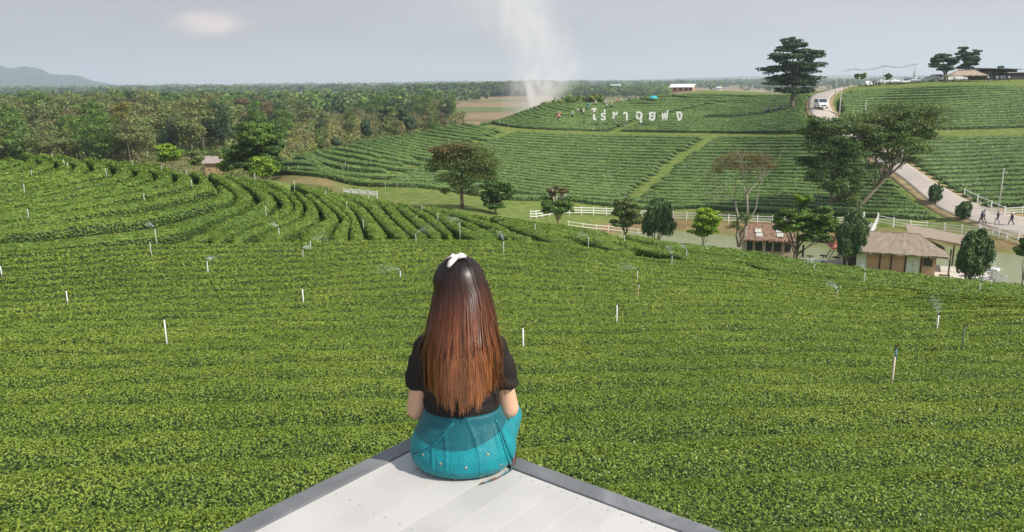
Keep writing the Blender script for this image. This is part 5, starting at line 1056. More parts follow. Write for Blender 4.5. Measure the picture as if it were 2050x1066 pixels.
# far barn roofs
for i, (px, py, Yd, mtc, lab) in enumerate(((1232, 173, 1100, (.45, .62, .66), 'pale blue-roofed barn far behind the brown field'), (1131, 185, 900, (.8, .8, .8), 'white farm shed at the end of the smoky field'), (917, 192, 860, (.8, .8, .8), 'tiny white shed in front of the plantation'), (1438, 178, 700, (.6, .65, .68), 'pale shed left of the tall hilltop tree'))):
    q = at_depth(px, py, Yd); k = Yd/F; g0 = float(H(q[0], q[1])); wd_ = (9, 4, 3, 5)[i]*k*1.0; b_ = empty('barn', (q[0], q[1], q[2]), lab, 'barn'); hh = 3.4*k
    MB().box(-wd_, wd_, -4, 4, g0-q[2], hh*.5).build('wall', rs, b_); m = MB(); m.add([(-wd_*1.1, -5, hh*.45), (wd_*1.1, -5, hh*.45), (wd_*1.1, 0, hh), (-wd_*1.1, 0, hh), (wd_*1.1, 5, hh*.45), (-wd_*1.1, 5, hh*.45)], [(0, 1, 2, 3), (3, 2, 4, 5)]); m.build('roof', simple('barn_roof', mtc, .6), b_)
# blue parasol in the tea
up = spot(1308, 198, 243); um = empty('parasol', up, 'turquoise sunshade standing in the upper tea terrace', 'parasol'); MB().tube([(0, 0, 0), (0, 0, 2.0)], .03, 6).build('pole', steel, um)
MB().loft([[(math.cos(a*math.pi/6)*r, math.sin(a*math.pi/6)*r, z) for a in range(12)] for r, z in ((1.5, 1.35), (1.45, 1.5), (1.0, 1.85), (.4, 2.05), (.02, 2.12))]).build('canopy', simple('turquoise_cloth', (.03, .42, .48), .7, var=.1), um)

# -- poles and wires
def pole(px, py, Y, topy, label, arm=True, r=.14, mat=conc, group='utility poles', lamp=False):
    p = spot(px, py, Y); h = (to_px(np.array(p))[1]-topy)*p.y/F; root = empty('utility_pole', p, label, 'pole', group)
    MB().tube([(0, 0, -.5), (0, 0, h)], [r, r*.7], 8).build('shaft', mat, root, smooth=True)
    if arm: MB().box(-.9, .9, -.06, .06, h-.45, h-.3).build('crossarm', steel, root); m = MB(); [m.tube([(x, 0, h-.30), (x, 0, h-.1)], .05, 6) for x in (-.75, 0.3, .75)]; m.build('insulator', white, root)
    if lamp: m = MB(); m.tube([(0, 0, h*.86), (.25, -.1, h*.90)], .03, 5); m.box(.2, .5, -.2, -.02, h*.885, h*.915); m.build('lamp_head', steel, root)
    return p+Vector((0, 0, h-.15))
tops = [pole(1700, 171, 235, 139, 'leaning utility pole first at the road top', r=.13), pole(1768, 165, 236, 133, 'utility pole beside the dark round hilltop tree'), pole(1828, 163, 236, 129, 'tallest utility pole with double shaft on the skyline')]
pole(1690, 176, 215, 142, 'utility pole where the road narrows', r=.12); pole(1736, 168, 240, 144, 'thin distant pole between the hilltop trees', arm=False, r=.08); pole(1779, 165, 250, 136, 'thin pole behind the dark round hilltop tree', arm=False, r=.07); pole(1830.5, 163, 239, 130, 'second shaft close behind the tallest pole', arm=False, r=.1)
pole(1672, 187, 200, 147, 'slanting pole on the outer side of the road bend', arm=False, r=.10); pole(1681, 223, 165, 181, 'pale pole in front of the dark shrub at the road bend', arm=False, r=.12); pole(1732, 225, 172, 203, 'short pale pole standing in the hilltop tea', arm=False, r=.11)
pole(1806, 316, 126, 288, 'pale pole beside the leaning tree branches', arm=False, r=.10); pole(2000, 411, 108, 336, 'tall thin leaning lamp pole above the white road fence', arm=False, r=.09, lamp=True)
wm_ = MB()
for a, b in zip(tops[:-1], tops[1:]):
    for dx in (-.75, .3, .75): wm_.tube([Vector(a).lerp(b, t)+Vector((dx, 0, -.8*math.sin(math.pi*t))) for t in np.linspace(0, 1, 9)], .03, 4, cap=False)
tag(wm_.build('power_line', blackm), 'sagging power lines strung between the skyline poles', 'power line')

# -- vehicles
def car(px, py, Y, rz, body, label, L_=4.3, W_=1.75, Hh=1.45, van=False, group='vehicles parked on the hilltop', name='parked_car', base=None):
    p = spot(px, py, Y) if base is None else base; root = empty(name, p, label, 'van' if van else 'car', group, rz=rz); w2_ = W_/2
    if van: prof = [(-L_/2, .35), (-L_/2, 1.1), (-L_/2+.12, Hh*.97), (-L_/2+.5, Hh), (L_*.22, Hh), (L_*.36, Hh*.62), (L_/2-.1, Hh*.5), (L_/2, Hh*.3), (L_/2, .35)]
    else: prof = [(-L_/2, .35), (-L_/2, .8), (-L_/2+.15, .92), (-L_*.36, .97), (-L_*.24, Hh), (L_*.08, Hh), (L_*.24, .95), (L_/2-.2, .82), (L_/2, .6), (L_/2, .35)]
    m = MB(); ins = [.0 if z < Hh*.66 else .14 for x, z in prof]
    m.add([(x, -w2_+i, z) for (x, z), i in zip(prof, ins)]+[(x, w2_-i, z) for (x, z), i in zip(prof, ins)], [tuple(reversed(range(len(prof)))), tuple(range(len(prof), 2*len(prof)))]+[(i, (i+1) % len(prof), (i+1) % len(prof)+len(prof), i+len(prof)) for i in range(len(prof))]); m.build('body', body, root, bevel=.06)
    if van:
        a = Vector((L_*.225, 0, Hh*.985)); b = Vector((L_*.355, 0, Hh*.65)); ww = w2_-.2
        MB().add([(a.x+.02, -ww, a.z), (a.x+.02, ww, a.z), (b.x+.03, ww+.06, b.z), (b.x+.03, -ww-.06, b.z)], [(0, 3, 2, 1)]).build('windscreen', glass, root)
        for s in (-1, 1): m = MB(); m.box(-L_*.42, L_*.18, s*(w2_-.07)-.02, s*(w2_-.07)+.02, Hh*.62, Hh*.90); m.build('side_window', glass, root)
        MB().box(-L_/2-.02, -L_/2+.02, -w2_+.2, w2_-.2, Hh*.62, Hh*.9).build('rear_window', glass, root)
    else:
        MB().add([(L_*.085, -w2_+.2, Hh-.05), (L_*.085, w2_-.2, Hh-.05), (L_*.235, w2_-.1, 1.0), (L_*.235, -w2_+.1, 1.0)], [(0, 3, 2, 1)]).build('windscreen', glass, root)
        for s in (-1, 1): m = MB(); m.add([(-L_*.30, s*(w2_-.02), 1.0), (L_*.20, s*(w2_-.02), 1.0), (L_*.07, s*(w2_-.11), Hh-.06), (-L_*.22, s*(w2_-.11), Hh-.06)], [(0, 1, 2, 3)]); m.build('side_window', glass, root)
    for x in (-L_*.31, L_*.31):
        for s in (-1, 1):
            wh = MB().tube([(x, s*(w2_-.2), .33), (x, s*(w2_+.01), .33)], .33, 16).build('wheel', blackm, root); MB().tube([(x, s*(w2_+.01), .33), (x, s*(w2_+.03), .33)], .18, 12).build('rim', steel, wh)
    for s in (-1, 1): MB().box(L_/2-.04, L_/2+.02, s*(w2_-.25)-.14, s*(w2_-.25)+.14, .62, .78).build('headlight', simple('lamp_glass', (.8, .8, .78), .1), root)
    MB().box(L_/2-.02, L_/2+.04, -.35, .35, .42, .56).build('number_plate', white, root)
    if van: MB().box(L_/2-.02, L_/2+.03, -.5, .5, .6, .8).build('grille', blackm, root)
    return root
paint_w = simple('white_car_paint', (.78, .79, .80), .25, var=.03, spec=.6); paint_k = simple('black_car_paint', (.02, .022, .025), .25, var=.1, spec=.6); paint_s = simple('silver_car_paint', (.45, .47, .5), .3, metal=.5, var=.05)
vp = spot(1643, 216, 172); vp.z += .1; car(0, 0, 0, R(-97), paint_w, 'white van driving down the concrete road bend', 5.0, 1.9, 2.1, van=True, group=None, name='van', base=vp)
for px, L_, Hh, van, mt, lab, rz in ((1772, 4.6, 1.5, False, paint_w, 'white car parked behind the dark round hilltop tree', 0), (1796, 4.6, 1.5, False, paint_w, 'white car left of the parked black car', 5), (1810, 4.4, 1.45, False, paint_w, 'white car tucked beside the black car', 175), (1818, 4.5, 1.6, False, paint_k, 'black car parked below the tallest skyline pole', 0), (1835, 4.4, 1.5, False, paint_s, 'grey car right of the tallest skyline pole', 10), (1856, 4.6, 1.5, False, paint_w, 'white car just left of the white minibuses', 0), (1876, 6.0, 2.0, True, paint_w, 'left one of the two long white minibuses', 180), (1898, 6.0, 2.0, True, paint_w, 'right one of the two long white minibuses', 180), (1918, 4.6, 1.6, False, paint_w, 'white car beside the thatched shelter', 0), (1735, 4.6, 1.5, False, paint_w, 'white car parked alone at the top of the road', 90), (2016, 4.6, 1.3, False, paint_w, 'low white car in front of the dark building', 0)):
    car(px, 160, 233+(px*7 % 5)*1.2, R(rz), mt, lab, L_, 1.8, Hh, van)
# fountain
fp = at_depth(1990, 541, 79.5); fp = at_depth(1990, 541, 79.5*( (WZ-CZ)/(fp[2]-CZ))); fo_ = empty('fountain', (fp[0], fp[1], WZ), 'small floating fountain jet spouting on the green pond', 'fountain')
m = MB(); m.tube([(0, 0, -.1), (0, 0, .12), (0, 0, .2)], [.55, .55, .3], 16); [m.ball((.5*math.cos(a), .5*math.sin(a), .08), .18, 8, 6) for a in (0, 1.57, 3.14, 4.71)]; m.build('float', white2, fo_, smooth=True)
n = 520; t = rg.random(n); up_ = rg.random(n) < .6; C = np.column_stack([rg.normal(size=n)*np.where(up_, .03+.05*t, .45), rg.normal(size=n)*np.where(up_, .03+.05*t, .45), np.where(up_, .2+1.9*t, .05+.3*t)])
V, Q = leaf_cards(C, rg.normal(size=(n, 3)), .06+.04*rg.random(n), rg); quads('water_jet', V, Q, drop_m, parent=fo_)['kind'] = 'stuff'

# -- small people
def pm(name, c): return simple('cloth_'+name, c, .85, var=.1, scale=6)
skin_m = simple('skin', (0.52, 0.30, 0.20), .5, var=.05, scale=3)
hair_k = simple('black_hair', (.012, .010, .010), .5)
def figure(label, loc, rz, shirt, pants, pose='walk', hat=None, s=1.0, group=None, phase=1):
    root = empty('person', loc, label, 'person', group, rz=rz); V3 = Vector
    if pose == 'bend': hip = V3((0, 0, .85)); neck = V3((0, .38, 1.12)); head = V3((0, .52, 1.2)); el = (.28, .45, .85); ha = (.2, .62, .72); fa, fb = (.1, .05, .05), (-.1, 0, .05)
    elif pose == 'sit': hip = V3((0, 0, .25)); neck = V3((0, .05, .78)); head = V3((0, .08, .95)); el = (.26, .12, .45); ha = (.15, .35, .35); fa, fb = (.12, .55, .05), (-.12, .55, .05)
    else: hip = V3((0, 0, .90)); neck = V3((0, .02, 1.42)); head = V3((0, .04, 1.58)); el = (.25, .05*phase, 1.12); ha = (.24, .22*phase, .92); fa, fb = (.1, .30*phase, .05), (-.1, -.32*phase, .08)
    b = MB(); b.ball(head, (.095, .11, .125), 12, 8); b.ball(head+V3((0, .105, -.02)), (.018, .025, .03), 6, 5); b.capsule(neck-V3((0, 0, .05)), head-V3((0, 0, .05)), .055, .05, 10)
    for sg in (1, -1):
        e_ = V3((el[0]*sg, el[1]*(sg if pose == 'walk' else 1), el[2])); h_ = V3((ha[0]*sg, ha[1]*(sg if pose == 'walk' else 1), ha[2])); b.capsule(neck+V3((.17*sg, 0, -.08)), e_, .05, .04, 8); b.capsule(e_, h_, .04, .028, 8); b.ball(h_+(h_-e_)*.15, (.03, .05, .045), 8, 6)
        for q in range(4): o_ = V3(((q-1.5)*.018, .05+.005*(q == 1), -.04)); b.capsule(h_, h_+o_, .012, .010, 6)
    b.capsule(hip+V3((0, 0, .05)), neck-V3((0, 0, .1)), .12, .11, 10)
    for f in (fa, fb):
        f = V3(f); kn = (hip+f)/2+V3((0, .10 if pose != 'sit' else 0, .06 if pose != 'sit' else .30)); b.capsule(hip+V3((f.x*.8, 0, -.03)), kn, .08, .055, 8); b.capsule(kn, f, .055, .04, 8); b.capsule(f, f+V3((0, .15, -.02)), .042, .035, 8)
    remesh(b, 'body', .022, skin_m, 3, root)
    c = MB(); c.capsule(hip+V3((0, 0, .02)), neck-V3((0, 0, .13)), .155, .165, 12); [c.capsule(neck+V3((.15*sg, 0, -.09)), V3((el[0]*sg, el[1]*(sg if pose == 'walk' else 1), el[2])), .072, .06, 8) for sg in (1, -1)]; remesh(c, 'shirt', .026, shirt, 2, root)
    t = MB(); t.capsule(hip+V3((-.06, 0, .02)), hip+V3((.06, 0, .02)), .145, .145, 10)
    for f in (fa, fb): f = V3(f); kn = (hip+f)/2+V3((0, .10 if pose != 'sit' else 0, .06 if pose != 'sit' else .30)); t.capsule(hip+V3((f.x*.8, 0, -.03)), kn, .10, .075, 8); t.capsule(kn, f+V3((0, 0, .07)), .075, .058, 8)
    remesh(t, 'trousers', .026, pants, 2, root)
    if hat: MB().loft([[(math.cos(a*.524)*r+head.x, math.sin(a*.524)*r+head.y, head.z+z) for a in range(12)] for r, z in ((.24, .04), (.23, .06), (.12, .13), (.1, .19), (.02, .21))]).build('hat', hat, root, smooth=True)
    else: MB().ball(head+V3((0, -.02, .03)), (.107, .115, .125), 12, 8).build('hair', hair_k, root, smooth=True)
    root.scale = (s, s, s); return root
navy = pm('navy', (.03, .04, .09)); blk = pm('black', (.02, .02, .022)); jean = pm('denim', (.09, .14, .24)); whc = pm('white', (.62, .62, .60)); pkc = pm('coral', (.55, .15, .10)); teal = pm('teal', (.03, .32, .35)); tanh = pm('straw', (.55, .47, .30)); grc = pm('grey', (.25, .26, .28)); ylc = pm('cream', (.62, .56, .38))
wp = lambda x, y: (lambda q: q+Vector((0, 0, .10)))(spot(x, y))
figure('walker in dark clothes side by side with another on the road', wp(1964, 449), R(60), navy, blk, phase=1, group='walkers on the road'); figure('walker half hidden behind another dark-clothed walker', wp(1968.5, 447), R(60), grc, navy, phase=-1, group='walkers on the road')
figure('walker in grey jeans in the middle of the group on the road', wp(1996, 449.5), R(75), blk, jean, phase=-1, group='walkers on the road'); figure('rightmost walker on the road with one white cap', wp(2024, 452.5), R(80), navy, blk, phase=1, hat=whc, group='walkers on the road')
pk = [(1117, 244, pkc, 0), (1121, 241, whc, 1), (1125, 237, pkc, 1), (1146, 239, whc, 1), (1158, 229, whc, 1), (1163, 231, navy, 0), (1168, 233, whc, 1), (1174, 223, teal, 0), (1177, 217, teal, 0), (1192, 215, whc, 1), (1211, 213, ylc, 1), (1217, 211, whc, 0), (1214, 221, whc, 1), (1236, 209, pkc, 1), (1244, 208, whc, 1), (1259, 206, navy, 1), (1274, 204, whc, 1), (1282, 202, grc, 0), (1224, 219, ylc, 1), (1174, 208, navy, 0)]
cn = {id(pkc): 'coral', id(whc): 'white', id(navy): 'navy', id(teal): 'teal', id(ylc): 'cream', id(grc): 'grey'}
for i, (x, y, c, ht) in enumerate(pk):
    q = cast([x], [y-1], off=HEDGE_H*.4, tmax=285)[0]; wh_ = 'left of the white letters' if x < 1180 else ('behind the white letters' if x < 1230 else 'on the high terrace beyond the letters')
    figure('tea picker in %s top bending in the hedges %s' % (cn[id(c)], wh_), (q[0], q[1], float(H(q[0], q[1]))+.1), R(37*i), c, blk if i % 2 else navy, 'bend' if i % 3 else 'walk', hat=tanh if ht else None, s=1.15, group='tea pickers in the upper terrace')
for i, (x, y, c) in enumerate(((1538, 224, navy), (1545, 222, grc), (1551, 225, whc), (1557, 221, navy), (1562, 224, jean), (1566, 221, grc), (1534, 221, whc), (1549, 220, jean))):
    q = spot(x, y, 193+i*.6); figure('picker in %s resting in the shade of the tall dark tree' % ('white' if c is whc else 'grey' if c is grc else 'blue'), q, R(50*i), c, navy, 'sit' if i % 2 else 'walk', s=1.05, group='people resting under the tall tree')
for i, x in enumerate((1978, 1984, 1990, 1995, 2001, 2008, 2019)):
    q = spot(x, 162, 222); figure('visitor in %s standing before the dark hilltop building' % ('white' if i % 3 == 0 else 'dark clothes'), q, R(60*i), whc if i % 3 == 0 else navy, jean if i % 2 else blk, 'walk', phase=(-1)**i, group='visitors at the hilltop building')
for i, x in enumerate((1742, 1749, 1754, 1760)):
    q = spot(x, 166, 230); figure('person standing by the cars at the top of the road', q, R(70*i), navy if i % 2 else grc, blk, 'walk', group='people by the parked cars')
print('objects done')
# ------------------------------------------------------------------ the seated woman
PC = Vector((-0.200, 2.80, 0.0))
wo_ = empty('person', PC, 'woman seen from behind with long copper hair sitting on the deck corner', 'person')
def Wp(x, y, z): return (x, y, z)
skin2, nt, p = new_mat('skin_woman'); p.inputs['Base Color'].default_value = (0.66, 0.40, 0.275, 1); p.inputs['Roughness'].default_value = .48; p.inputs['Subsurface Weight'].default_value = .12; p.inputs['Subsurface Radius'].default_value = (.02, .008, .004)
b = MB(); V3 = Vector
HD = V3((.0, .045, .685))
b.capsule((0, .01, .12), (0, .015, .41), .088, .094, 20); b.capsule((0, .0, .08), (0, .0, .14), .075, .08, 20)
b.capsule((0, .015, .48), (0, .035, .62), .052, .050, 16); b.ball(HD+V3((0, .005, .02)), (.072, .088, .095), 20, 14); b.ball(HD+V3((0, .045, -.045)), (.052, .052, .06), 16, 12)
b.ball(HD+V3((0, .100, -.015)), (.012, .020, .020), 10, 8); b.ball(HD+V3((0, .090, -.055)), (.024, .012, .011), 10, 8)
for s in (-1, 1):
    b.ball(HD+V3((.074*s, .0, -.01)), (.012, .022, .032), 10, 8); b.capsule((.02*s, .016, .475), (.115*s, .010, .448), .034, .032, 14)
    sh = V3((.138*s, .006, .440)); elb = V3((.180*s, .045, .200)); wr = V3((.100*s, .215, .165)); b.capsule(sh, elb.lerp(sh, .45), .033, .040, 16); b.capsule(elb.lerp(sh, .45), elb, .040, .042, 16); b.capsule(elb, elb.lerp(wr, .4), .041, .036, 14); b.capsule(elb.lerp(wr, .4), wr, .036, .024, 14)
    hd = (wr+V3((-.03*s, .055, .0))); b.capsule(wr, hd, .024, .030, 12); b.ball(hd, (.032, .040, .018), 12, 8)
    for q in range(4):
        f0 = hd+V3(((q-1.5)*.016-.012*s, .030, .0)); L_ = (.030, .035, .033, .026)[q]; f1 = f0+V3((-.010*s, L_, .001)); f2 = f1+V3((-.008*s, L_*.75, -.012)); b.capsule(f0, f1, .0085, .008, 8); b.capsule(f1, f2, .008, .0068, 8)
    t0 = wr+V3((-.026*s, .028, .004)); t1 = t0+V3((-.028*s, .022, .0)); b.capsule(t0, t1, .011, .009, 8); b.capsule(t1, t1+V3((-.012*s, .022, -.006)), .009, .0075, 8)
    kn = V3((.10*s+.02, .44, .085)); b.capsule((.08*s, .02, .085), kn, .082, .056, 16); an = V3((.08*s+.02, .47, -.30)); b.capsule(kn, kn.lerp(an, .35), .056, .052, 14); b.capsule(kn.lerp(an, .35), an, .052, .034, 14)
    ft = an+V3((.01*s, .14, -.06)); b.capsule(an+V3((0, -.02, -.02)), ft, .034, .024, 12)
    for q in range(5): b.capsule(ft+V3(((q-2)*.012, 0, -.004)), ft+V3(((q-2)*.014, .028-.003*abs(q-1), -.010)), .009, .007, 6)
body = remesh(b, 'body', .0045, skin2, 5, wo_)
eye_w = simple('eye_white', (.8, .8, .78), .2); iris = simple('iris', (.04, .02, .012), .15); lipm = simple('lips', (.50, .15, .13), .4)
for s in (-1, 1):
    e_ = MB().ball(HD+V3((.030*s, .082, .008)), (.012, .008, .008), 12, 8).build('eye', eye_w, wo_, smooth=True); MB().ball(HD+V3((.030*s, .0895, .008)), (.0055, .002, .0055), 10, 6).build('iris', iris, e_, smooth=True)
    MB().tube([HD+V3((.016*s, .092, .026)), HD+V3((.030*s, .090, .031)), HD+V3((.046*s, .078, .026))], .0025, 6).build('eyebrow', hair_k, wo_)
MB().tube([HD+V3((-.020, .092, -.052)), HD+V3((0, .104, -.054)), HD+V3((.020, .092, -.052))], [.002, .006, .002], 8).build('lips', lipm, wo_, smooth=True)
# shirt
shm, nt, p = new_mat('dark_tshirt'); N = nt.nodes.new; L = nt.links.new
tcx = N('ShaderNodeTexCoord'); n = N('ShaderNodeTexNoise'); n.inputs['Scale'].default_value = 7; n.inputs['Detail'].default_value = 5; L(tcx.outputs['Object'], n.inputs[0]); n2 = N('ShaderNodeTexNoise'); n2.inputs['Scale'].default_value = 240; L(tcx.outputs['Object'], n2.inputs[0])
p.inputs['Base Color'].default_value = (.021, .018, .017, 1); p.inputs['Roughness'].default_value = .85; p.inputs['Sheen Weight'].default_value = .0; p.inputs['Specular IOR Level'].default_value = .2; p.inputs['Sheen Roughness'].default_value = .5
b1 = N('ShaderNodeBump'); b1.inputs['Strength'].default_value = .3; b1.inputs['Distance'].default_value = .001; L(n2.outputs[0], b1.inputs['Height']); b2 = N('ShaderNodeBump'); b2.inputs['Strength'].default_value = .5; b2.inputs['Distance'].default_value = .015; L(n.outputs[0], b2.inputs['Height']); L(b1.outputs[0], b2.inputs['Normal']); L(b2.outputs[0], p.inputs['Normal'])
s_ = MB(); prof = [(.160, .143, .112, -.01), (.175, .146, .115, -.008), (.195, .148, .115, -.005), (.22, .147, .112, -.002), (.27, .148, .112, 0), (.33, .156, .112, .0), (.39, .170, .112, .002), (.45, .172, .106, .003), (.49, .158, .092, .005), (.515, .125, .075, .008), (.53, .09, .062, .012), (.54, .062, .055, .014)]
s_.loft([[(rx*math.cos(2*math.pi*j/40)*(1+.0), cy+ry*math.sin(2*math.pi*j/40), z) for j in range(40)] for z, rx, ry, cy in prof])
for s in (-1, 1):
    s_.capsule((.122*s, .004, .460), (.160*s, .018, .360), .059, .053, 18); s_.tube([(.150*s, .012, .42), (.168*s, .022, .345), (.175*s, .028, .308)], [.052, .0505, .0515], 20)
shirt = remesh(s_, 'shirt', .006, shm, 5, wo_)
me = shirt.data; n = len(me.vertices); co = np.empty(n*3); me.vertices.foreach_get('co', co); co = co.reshape(-1, 3); no = np.empty(n*3); me.vertices.foreach_get('normal', no); no = no.reshape(-1, 3)
x, y, z = co.T; hemf = np.clip((.29-z)/.10, 0, 1)*(np.abs(x) < .16)
d = .0055*np.sin(z*120+3.2*np.sin(x*9)+4*x)*hemf*(y < .03)+.003*np.sin(z*60+x*38+2*np.sin(z*20))*np.clip(1-np.abs(z-.33)/.16, 0, 1)+.0035*np.sin(x*55*np.sign(x)+z*34+np.sin(z*40))*(np.abs(x) > .135)
co = co+no*d[:, None]; cuff = (np.abs(x) > .12) & (z < .338) & (z > .29); co[cuff] += no[cuff]*.0018*(np.abs(z[cuff]-.332) > .0025)[:, None]
me.vertices.foreach_set('co', co.ravel()); me.update()
# sarong
skm, nt, p = new_mat('teal_brocade'); N = nt.nodes.new; L = nt.links.new
def MA(op, a, b=None, c=None):
    m = N('ShaderNodeMath'); m.operation = op
    for i, q in enumerate((a, b, c)):
        if q is None: continue
        if isinstance(q, (int, float)): m.inputs[i].default_value = q
        else: L(q, m.inputs[i])
    return m.outputs[0]
tcx = N('ShaderNodeTexCoord'); sp_ = N('ShaderNodeSeparateXYZ'); L(tcx.outputs['Object'], sp_.inputs[0]); X_, Y_, Z_ = sp_.outputs
ang = MA('ARCTAN2', X_, MA('MULTIPLY', MA('SUBTRACT', Y_, .06), -1)); u = MA('MULTIPLY', ang, .19)
zz = MA('ADD', Z_, MA('MULTIPLY', Y_, -.25))
a1 = MA('PINGPONG', MA('ADD', MA('MULTIPLY', u, 1.0), zz), .0062); a2 = MA('PINGPONG', MA('SUBTRACT', MA('MULTIPLY', u, 1.0), zz), .0062)
lat = MA('MINIMUM', a1, a2); latm = MA('LESS_THAN', lat, .0013)
band = MA('GREATER_THAN', Z_, MA('ADD', MA('ADD', .118, MA('MULTIPLY', MA('MULTIPLY', X_, X_), 1.3)), MA('MULTIPLY', X_, .10)))
band = MA('MULTIPLY', band, MA('LESS_THAN', Y_, .05))
lat2 = MA('MULTIPLY', latm, MA('SUBTRACT', 1, band))
n = N('ShaderNodeTexNoise'); n.inputs['Scale'].default_value = 18; n.inputs['Detail'].default_value = 5; L(tcx.outputs['Object'], n.inputs[0])
base = N('ShaderNodeMix'); base.data_type = 'RGBA'; L(n.outputs[0], base.inputs[0]); base.inputs[6].default_value = (.0, .16, .20, 1); base.inputs[7].default_value = (.002, .32, .36, 1)
bandc = N('ShaderNodeMix'); bandc.data_type = 'RGBA'; L(band, bandc.inputs[0]); L(base.outputs[2], bandc.inputs[6]); bandc.inputs[7].default_value = (.002, .10, .125, 1)
fin = N('ShaderNodeMix'); fin.data_type = 'RGBA'; L(MA('MULTIPLY', lat2, .4), fin.inputs[0]); L(bandc.outputs[2], fin.inputs[6]); fin.inputs[7].default_value = (.0, .05, .07, 1)
L(fin.outputs[2], p.inputs['Base Color']); p.inputs['Roughness'].default_value = .52; p.inputs['Specular IOR Level'].default_value = .35; p.inputs['Sheen Weight'].default_value = .1
wr_ = N('ShaderNodeTexNoise'); mpw = N('ShaderNodeMapping'); L(tcx.outputs['Object'], mpw.inputs[0]); mpw.inputs['Scale'].default_value = (22, 22, 5); L(mpw.outputs[0], wr_.inputs[0]); wr_.inputs['Detail'].default_value = 4
b1 = N('ShaderNodeBump'); b1.inputs['Strength'].default_value = .45; b1.inputs['Distance'].default_value = .006; L(wr_.outputs[0], b1.inputs['Height']); L(b1.outputs[0], p.inputs['Normal'])
k_ = MB(); pr = [(.0, .150, .118, -.035), (.012, .180, .140, -.035), (.04, .203, .158, -.030), (.075, .209, .160, -.022), (.11, .202, .150, -.015), (.15, .184, .136, -.010), (.195, .160, .121, -.006), (.232, .149, .115, -.004)]
k_.loft([[(rx*math.cos(2*math.pi*j/44)+.003, cy+ry*math.sin(2*math.pi*j/44), z) for j in range(44)] for z, rx, ry, cy in pr])
for s in (-1, 1): k_.capsule((.085*s, .05, .088), (.105*s+.03, .44, .085), .096, .074, 18); k_.capsule((.105*s+.03, .45, .08), (.09*s+.03, .50, -.26), .074, .064, 16)
k_.capsule((.02, .10, .075), (.03, .46, .065), .10, .07, 16); k_.capsule((.03, .48, .05), (.03, .51, -.24), .07, .07, 14); k_.capsule((.140, .03, .085), (.165, .22, .09), .072, .072, 16); k_.capsule((.03, .50, -.2), (.03, .50, -.28), .09, .11, 14)
sk = remesh(k_, 'sarong', .006, skm, 6, wo_)
me = sk.data; n = len(me.vertices); co = np.empty(n*3); me.vertices.foreach_get('co', co); co = co.reshape(-1, 3); no = np.empty(n*3); me.vertices.foreach_get('normal', no); no = no.reshape(-1, 3); x, y, z = co.T
d = np.zeros(n)
def crease(x0, z0, x1, z1, amp, wd, sgn=1):
    ax, az = x1-x0, z1-z0; l2 = ax*ax+az*az; t = ((x-x0)*ax+(z-z0)*az)/l2; tt = np.clip(t, 0, 1); q = np.hypot(x-(x0+ax*tt), z-(z0+az*tt)); e = np.clip(1-np.abs(t-.5)*1.9, 0, 1)**.5
    return amp*np.exp(-(q/wd)**2)*e*(y < .04)
for c in ((-.058, .215, -.05, .04, .006, .0035), (-.108, .16, -.10, .02, .005, .0035), (.028, .225, .072, .10, .007, .004), (.072, .12, .078, .01, .004, .0035), (.125, .20, .150, .08, .007, .005), (-.03, .2, -.10, .16, .004, .004), (.05, .2, .06, .13, .004, .004), (-.02, .13, -.13, .10, -.004, .006), (-.03, .155, -.14, .125, -.004, .006), (.09, .19, .085, .13, .004, .005), (-.085, .11, -.08, .05, .003, .003)): d += crease(*c)
co += no*d[:, None]; co[:, 2] = np.where((co[:, 1] < .08) & (co[:, 2] < .002), .002, co[:, 2]); me.vertices.foreach_set('co', co.ravel()); me.update()
dg = bpy.context.evaluated_depsgraph_get(); bv = BVHTree.FromPolygons([v.co.copy() for v in me.vertices], [tuple(q.vertices) for q in me.polygons])
def on_skirt(x, z, lift=.002):
    h = bv.ray_cast(Vector((x, -.6, z)), Vector((0, 1, 0))); return (h[0]+h[1]*lift, h[1]) if h[0] else (Vector((x, -.15, z)), Vector((0, -1, 0)))
gold = simple('gold_thread', (.42, .31, .16), .5, metal=.1, var=.3, scale=120); pink = simple('pink_thread', (.48, .34, .28), .6, var=.3, scale=150)
for i, (x, z) in enumerate(((-.140, .092), (-.071, .074), (.022, .064), (.103, .100), (-.105, .020), (-.02, .012), (.075, .022), (.150, .05))):
    c, nn = on_skirt(x, z); t1 = nn.cross(Vector((0, 0, 1))).normalized(); t2 = nn.cross(t1); r = .0072; m = MB()
    pts_ = [c+t1*r*.7*math.cos(a)*(1 if j % 2 == 0 else .55)+t2*r*math.sin(a)*(1 if j % 2 == 0 else .55) for j, a in enumerate(np.linspace(0, 2*math.pi, 9)[:-1])]
    m.add([c+nn*.002]+pts_, [(0, j+1, (j+1) % 8+1) for j in range(8)]); m.build('woven_motif', gold if i % 2 else pink, sk)
# folded edge of the wrap over the left hip, the hanging edge at the right hip
def welt(pts_, w, name, mt, lift=.006):
    m = MB(); P = [on_skirt(x, z, lift) for x, z in pts_]; rings = []
    for i, (c, nn) in enumerate(P):
        a = (P[min(i+1, len(P)-1)][0]-P[max(i-1, 0)][0]).normalized(); sd = nn.cross(a).normalized(); rings.append([c-sd*w, c-sd*w*.6+nn*.0015, c+sd*w*.2+nn*.003, c+sd*w+nn*.001, c+sd*w-nn*.006, c-sd*w-nn*.007])
    m.loft(rings); return m.build(name, mt, sk, smooth=True)
tealp = simple('teal_satin', (.002, .13, .16), .35, var=.25, scale=30)
sm_ = np.linspace(0, 1, 14)
welt([(-.025-.155*t, .215-.135*t-.018*math.sin(t*3.14)) for t in sm_], .006, 'wrap_fold', tealp, .003)
welt([(-.035-.150*t, .207-.137*t-.018*math.sin(t*3.14)) for t in sm_], .003, 'wrap_fold', skm, .004)
welt([(.128+.066*t**.8, .205-.160*t) for t in sm_], .004, 'wrap_fold', tealp, .003)
